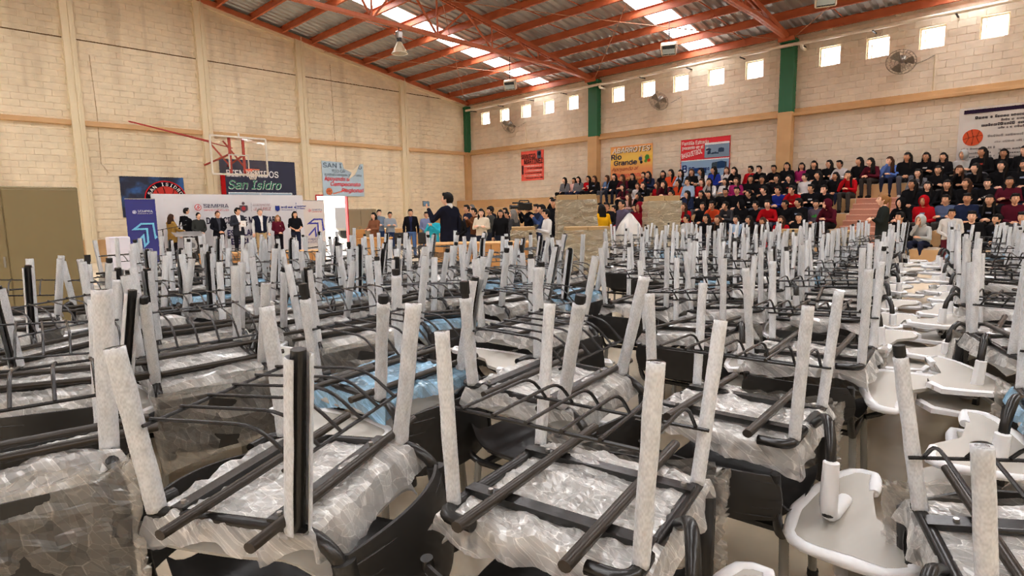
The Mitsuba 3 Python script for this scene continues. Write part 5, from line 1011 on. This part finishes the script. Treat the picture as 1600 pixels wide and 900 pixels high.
def slat_crate(label, x, y, w, d, h, rz):
    k = thing('wooden_crate', label, 'crate'); M = place(x, y, 0, rz)
    part(k, 'lid', MB().box((-w/2, -d/2, h-0.03), (w/2, d/2, h), 0.004).ply(mat((196, 150, 98), 0.6)), tw=M); part(k, 'core', MB().box((-w/2+0.03, -d/2+0.03, 0.04), (w/2-0.03, d/2-0.03, h-0.03)).ply(mat((120, 84, 50), 0.8)), tw=M)
    n = int(w/0.16)
    for j in range(n):
        a = -w/2+0.01+j*(w-0.02)/n; part(k, 'board', MB().box((a, -d/2, 0.0), (a+(w-0.02)/n-0.012, -d/2+0.03, h-0.03), 0.003).ply(mat((188, 136, 80) if j % 2 else (176, 124, 72), 0.6)), tw=M)
slat_crate('long board-sided wooden crate in front of the press group', 7.35, 8.05, 1.9, 0.7, 0.86, -45.5)
slat_crate('low wooden crate between the chairs and the officials', 5.5, 13.2, 2.6, 0.7, 0.62, -40)
# wrapped pallets of cartons
def cartons(label, x, y, w, d, h, rz, z0=0.12, n=2):
    k = thing('wrapped_cartons', label, 'cartons'); M = place(x, y, 0, rz); WOODP = mat((150, 116, 78), 0.8)
    for j in range(5): part(k, 'pallet_board', MB().box((-w/2, -d/2+j*d/5+0.01, 0.09), (w/2, -d/2+(j+1)*d/5-0.02, 0.11)).ply(WOODP), tw=M)
    for j in range(3): part(k, 'pallet_block', MB().box((-w/2+j*(w-0.1)/2, -d/2, 0), (-w/2+j*(w-0.1)/2+0.1, d/2, 0.09)).ply(WOODP), tw=M)
    rows = max(1, round((h-0.12)/0.45)); hh = (h-0.12)/rows
    for r in range(rows):
        for j in range(n): part(k, 'carton', MB().box((-w/2+j*w/n+0.004, -d/2, 0.112+r*hh), (-w/2+(j+1)*w/n-0.004, d/2, 0.112+(r+1)*hh-0.004), 0.006).ply(CARD), tw=M)
    nn, kk = 64, 40; V = []
    for i in range(kk):
        t = i/(kk-1); z = 0.06+t*(h*0.93-0.06); a = np.arange(nn)*2*PI/nn; sq = np.maximum(np.abs(np.cos(a)), np.abs(np.sin(a)))
        wv = (1-np.abs(2*meshkit.fbm(np.stack([np.cos(a)*2, np.sin(a)*2+x, np.full(nn, z*9)+np.cos(a)*1.5], 1), 3, 4)-1))**5*0.035+0.004
        V.append(np.stack([np.cos(a)/sq*(w/2+wv), np.sin(a)/sq*(d/2+wv), np.full(nn, z)], 1))
    F = []
    for i in range(kk-1):
        for j in range(nn): a0, a1 = i*nn+j, i*nn+(j+1) % nn; F += [[a0, a1, a1+nn], [a0, a1+nn, a0+nn]]
    part(k, 'stretch_wrap', mikit.ply(trimesh.Trimesh(np.vstack(V), F, process=False), 'film_wrap', smooth=40), 'glossy clear stretch wrap', tw=M)
cartons('tall stack of cartons in clear wrap, left one by the top row of students', 10.75, 8.40, 0.86, 0.80, 1.79, -46)
cartons('tall narrow stack of cartons in clear wrap, right one', 11.65, 6.70, 0.66, 0.70, 1.72, -48)
cartons('low pale carton stack beside the person in the white hoodie', 8.75, 8.2, 0.48, 0.5, 1.12, -45, n=1)
cartons('low wrapped cartons below the left tall stack', 9.70, 7.30, 0.9, 0.45, 1.10, -46)
cartons('small pale carton in front of the student with the green emblem', 12.6, 4.25, 0.42, 0.4, 0.98, -60, n=1)
cartons('small pale carton beside the woman with the ponytail', 11.6, 2.95, 0.5, 0.4, 1.0, -66, n=1)
k = thing('plastic_hood', 'pointed milky plastic hood over stacked goods between the wrapped cartons', 'plastic cover'); M = place(10.65, 6.87, 0, -46)
V = [[0, 0, 1.36]]; nn = 28
for i in range(1, 9):
    t = i/8; a = np.arange(nn)*2*PI/nn; sq = np.maximum(np.abs(np.cos(a)), np.abs(np.sin(a))); wv = 1+0.10*np.cos(a*7+i)*t; r = 0.30*min(1, t*1.5)*wv
    V += np.stack([np.cos(a)/sq**0.5*r, np.sin(a)/sq**0.5*r, np.full(nn, 1.36-0.55*t*(1 if t < 0.6 else 1.25)+0.03*np.cos(a*5))], 1).tolist()
F = [[0, 1+j, 1+(j+1) % nn] for j in range(nn)]
for i in range(7):
    for j in range(nn): a0, a1 = 1+i*nn+j, 1+i*nn+(j+1) % nn; F += [[a0, a1+nn, a1], [a0, a0+nn, a1+nn]]
part(k, 'hood', mikit.ply(trimesh.Trimesh(np.array(V), F, process=False), mat((206, 204, 200), 0.35), smooth=50), tw=M); part(k, 'carton', MB().box((-0.22, -0.22, 0.0), (0.22, 0.22, 0.92), 0.01).ply(CARD), tw=M)
# basketball backboard on wall brackets
k = thing('basketball_hoop', 'clear basketball backboard with orange rim on red wall arms', 'basketball hoop'); BXc, BYp, BZ0, BZ1 = 8.12, 21.0, 2.86, 4.13; W2 = 0.93
FR = mat((206, 200, 186), 0.4, 0.3); ORANGE = mat((216, 84, 48), 0.4); REDP = mat((158, 52, 44), 0.5)
for a, b in (((BXc-W2, BZ0), (BXc+W2, BZ0)), ((BXc-W2, BZ1), (BXc+W2, BZ1)), ((BXc-W2, BZ0), (BXc-W2, BZ1)), ((BXc+W2, BZ0), (BXc+W2, BZ1))): part(k, 'frame_bar', MB().beam((a[0], BYp, a[1]), (b[0], BYp, b[1]), 0.05, 0.06).ply(FR))
scene['clear_board'] = {'type': 'thindielectric', 'int_ior': 1.5}
part(k, 'clear_board', mikit.ply((np.array([(BXc-W2, BYp, BZ0), (BXc+W2, BYp, BZ0), (BXc+W2, BYp, BZ1), (BXc-W2, BYp, BZ1)]), np.array([[0, 1, 2], [0, 2, 3]])), 'clear_board'), 'clear acrylic board')
p = Panel(k, (BXc, BYp-0.004, BZ0), (1, 0, 0), (0, -1, 0)); p.line('target_square', [(-0.36, 0.18), (-0.36, 0.66), (0.28, 0.66), (0.28, 0.18)], 0.045, (190, 184, 172), d=0.002)
an = np.linspace(0, 2*PI, 25); rim = np.stack([BXc+0.24+0.225*np.cos(an), BYp-0.38+0.225*np.sin(an), np.full(25, 3.02)], 1); part(k, 'rim', MB().tube(rim, 0.011, 8, cap=False).ply(ORANGE, 40)); part(k, 'rim_plate', MB().box((BXc+0.15, BYp-0.16, 2.97), (BXc+0.33, BYp-0.01, 3.04), 0.006).ply(ORANGE))
net = MB()
for j in range(12):
    for s in (1, -1):
        pts_ = []
        for q in range(7): a = 2*PI*(j+s*q*0.5)/12; r_ = 0.22-0.022*q; pts_.append((BXc+0.24+r_*math.cos(a), BYp-0.38+r_*math.sin(a), 3.01-0.055*q))
        net.tube(pts_, 0.005, 4)
labels[part(k, 'net', net.ply(mat((224, 214, 200), 0.8)))] = {'label': 'white and orange cord net', 'kind': 'stuff'}
for q, (a, b, r_) in enumerate((((BXc-0.5, YB-0.03, 3.3), (BXc-0.30, BYp+0.03, 3.55), 0.035), ((BXc+0.3, YB-0.03, 3.3), (BXc+0.16, BYp+0.03, 3.55), 0.035), ((BXc-0.35, YB-0.03, 4.2), (BXc-0.30, BYp+0.03, 3.1), 0.03), ((BXc+0.2, YB-0.03, 4.2), (BXc+0.16, BYp+0.03, 3.1), 0.03), ((5.35, YB-0.08, 4.62), (BXc-W2+0.05, BYp+0.03, 3.92), 0.024), ((5.35, YB-0.08, 4.62), (BXc-0.2, BYp+0.05, 3.75), 0.016))): part(k, 'wall_arm', MB().tube([a, b], r_, 8).ply(REDP, 40))
for x in (BXc-0.30, BXc+0.16): part(k, 'upright', MB().box((x-0.04, BYp+0.03, BZ0+0.05), (x+0.04, BYp+0.10, BZ1+0.02), 0.006).ply(REDP))
part(k, 'hanger', MB().beam((BXc+0.02, BYp+0.02, BZ1), (BXc+0.02, BYp+0.02, BZ1+0.14), 0.05, 0.04).ply(FR))
# lamps
def lathe(prof, n=24):
    P = np.array(prof, float); a = np.arange(n)*2*PI/n; V = np.concatenate([np.stack([np.cos(a)*r, np.sin(a)*r, np.full(n, z)], 1) for r, z in P]); F = []
    for i in range(len(P)-1):
        for j in range(n): a0, a1 = i*n+j, i*n+(j+1) % n; F += [[a0, a1, a1+n], [a0, a1+n, a0+n]]
    return MB().add(V, F)
k = thing('high_bay_lamp', 'unlit high bay lamp with ribbed bell hanging from the truss', 'lamp'); M = place(10.65, 14.93, 6.36)
scene['ribbed_glass'] = {'type': 'blendbsdf', 'weight': 0.55, 'a': {'type': 'thindielectric', 'int_ior': 1.5}, 'b': {'type': 'twosided', 'b': {'type': 'principled', 'base_color': {'type': 'rgb', 'value': [0.78, 0.70, 0.50]}, 'roughness': 0.15}}}
part(k, 'bell', lathe([(0.07, 0.14), (0.10, 0.06), (0.17, -0.06), (0.235, -0.20)], 32).ply('ribbed_glass', 40), tw=M); part(k, 'rim', lathe([(0.238, -0.21), (0.25, -0.20), (0.238, -0.185), (0.228, -0.20), (0.238, -0.21)], 32).ply(mat((224, 220, 206), 0.3), 40), tw=M)
part(k, 'ballast', MB().box((-0.09, -0.08, 0.22), (0.09, 0.08, 0.44), 0.03).ply(mat((150, 148, 144), 0.3, 0.8)), tw=M); part(k, 'socket', lathe([(0.0, 0.24), (0.075, 0.24), (0.075, 0.12), (0.0, 0.12)], 20).ply(DARKS, 40), tw=M); part(k, 'hook', MB().tube([(0, 0, 0.42), (0, 0, 0.56)], 0.012, 8).ply(DARKS, 40), tw=M); part(k, 'bulb', lathe([(0.0, -0.14), (0.035, -0.12), (0.045, -0.04), (0.03, 0.06), (0.02, 0.13)], 16).ply(mat((236, 232, 220), 0.15), 40), tw=M)
def flood(label, x, y, z, rz):
    k = thing('floodlight', label, 'floodlight'); M = place(x, y, z, rz, 1.0, 0, 32)
    scene[k] = {**MB().box((-0.10, -0.24, -0.19), (0.08, 0.24, 0.19), 0.03).ply(mat((206, 196, 176), 0.4)), 'to_world': M}
    part(k, 'reflector', MB().box((0.06, -0.20, -0.15), (0.086, 0.20, 0.15), 0.006).ply(mat((64, 68, 70), 0.25, 0.6)), tw=M); part(k, 'glass', MB().box((0.087, -0.195, -0.12), (0.091, 0.195, 0.04)).ply(mat((186, 204, 206), 0.12)), tw=M)
    up = place(x, y, z); part(k, 'bracket', MB().tube(bend([(0, -0.26, 0), (0, -0.26, 0.22), (0, 0.26, 0.22), (0, 0.26, 0)], 0.04), 0.014, 6).ply(mat((206, 196, 176), 0.4), 40), tw=place(x, y, z, rz)); part(k, 'hanger', MB().tube([(0, 0, 0.22), (0, 0, roof_z(x)-z+0.06)], 0.012, 6).ply(DARKS, 40), tw=up)
flood('floodlight hanging under the roof left of the first green pillar', 17.1, 16.63, 6.42, 205); flood('floodlight hanging under the roof between the green pillars', 17.87, 10.09, 6.62, 205); flood('floodlight at the top edge above the right windows', 15.94, 4.81, 6.40, 200)
# wall fans
def fan(label, x, y, z):
    k = thing('wall_fan', label, 'fan'); M = place(x, y, z, 180, 1.0, 0, 38)   # faces the hall, tipped down
    cage = []
    for j in range(24):
        a = 2*PI*j/24; c, s = math.cos(a), math.sin(a)
        cage.append(MB().tube([(0.10, c*0.05, s*0.05), (0.09, c*0.25, s*0.25), (0.0, c*0.37, s*0.37), (-0.09, c*0.25, s*0.25), (-0.10, c*0.07, s*0.07)], 0.0032, 4))
    mb = MB(); [mb.mesh(c.m()) for c in cage]; CG = mat((98, 88, 76), 0.4, 0.5)
    labels[part(k, 'guard_wire', mb.ply(CG), tw=M)] = {'kind': 'stuff'}
    for r_, x_ in ((0.37, 0.0), (0.25, 0.09), (0.25, -0.09), (0.14, 0.10)): a = np.linspace(0, 2*PI, 33); part(k, 'guard_ring', MB().tube(np.stack([np.full(33, x_), r_*np.cos(a), r_*np.sin(a)], 1), 0.007 if r_ > 0.3 else 0.004, 6, cap=False).ply(CG, 40), tw=M)
    part(k, 'motor', MB().tube([(-0.26, 0, 0), (-0.24, 0, 0), (-0.06, 0, 0), (-0.02, 0, 0)], 0.08, 16, rad=[0.05, 0.085, 0.085, 0.05]).ply(mat((150, 146, 140), 0.3, 0.7), 40), tw=M)
    for j in range(3):
        b = grid(lambda U, V: (0.05*(V-0.5)+0*U, (0.05+0.27*U)*np.cos(2*PI*j/3+(V-0.5)*0.9), (0.05+0.27*U)*np.sin(2*PI*j/3+(V-0.5)*0.9)), 5, 4); part(k, 'blade', mikit.ply(b, mat((136, 128, 116), 0.35, 0.4), smooth=True), tw=M)
    part(k, 'wall_arm', MB().tube([(x+0.12, y, z+0.09), (XR-0.02, y-0.05, z+0.02)], 0.02, 8).ply(DARKS, 40)); part(k, 'switch_conduit', MB().tube([(XR-0.02, y-0.72, 5.60), (XR-0.02, y-0.72, 4.60)], 0.012, 6).ply(CREAM, 40)); part(k, 'cable', MB().tube([(XR-0.03, y-0.72, 5.58), (XR-0.08, y-0.55, 5.48), (XR-0.1, y-0.3, 5.40)], 0.006, 5).ply(DARKS, 40))
fan('wall fan under the small windows near the far corner', 20.0, 19.62, 5.44); fan('wall fan under the middle windows between the green pillars', 20.0, 11.68, 5.46); fan('wall fan under the right windows, nearest to the camera', 20.0, 3.98, 5.45)
# thin cables on the back wall
k = single('wall_cable', 'thin cable hanging down the back wall right of the first pilaster', 'cable', MB().tube([(4.46, YB-0.012, 6.6), (4.50, YB-0.012, 4.8), (4.47, YB-0.012, 3.2), (4.66, YB-0.012, 2.9)], 0.008, 5).ply(mat((150, 126, 90), 0.6)))
k = single('wall_cable', 'thin cable hanging above the torn banner', 'cable', MB().tube([(12.85, YB-0.012, 7.7), (12.9, YB-0.012, 3.6)], 0.008, 5).ply(mat((150, 126, 90), 0.6)))
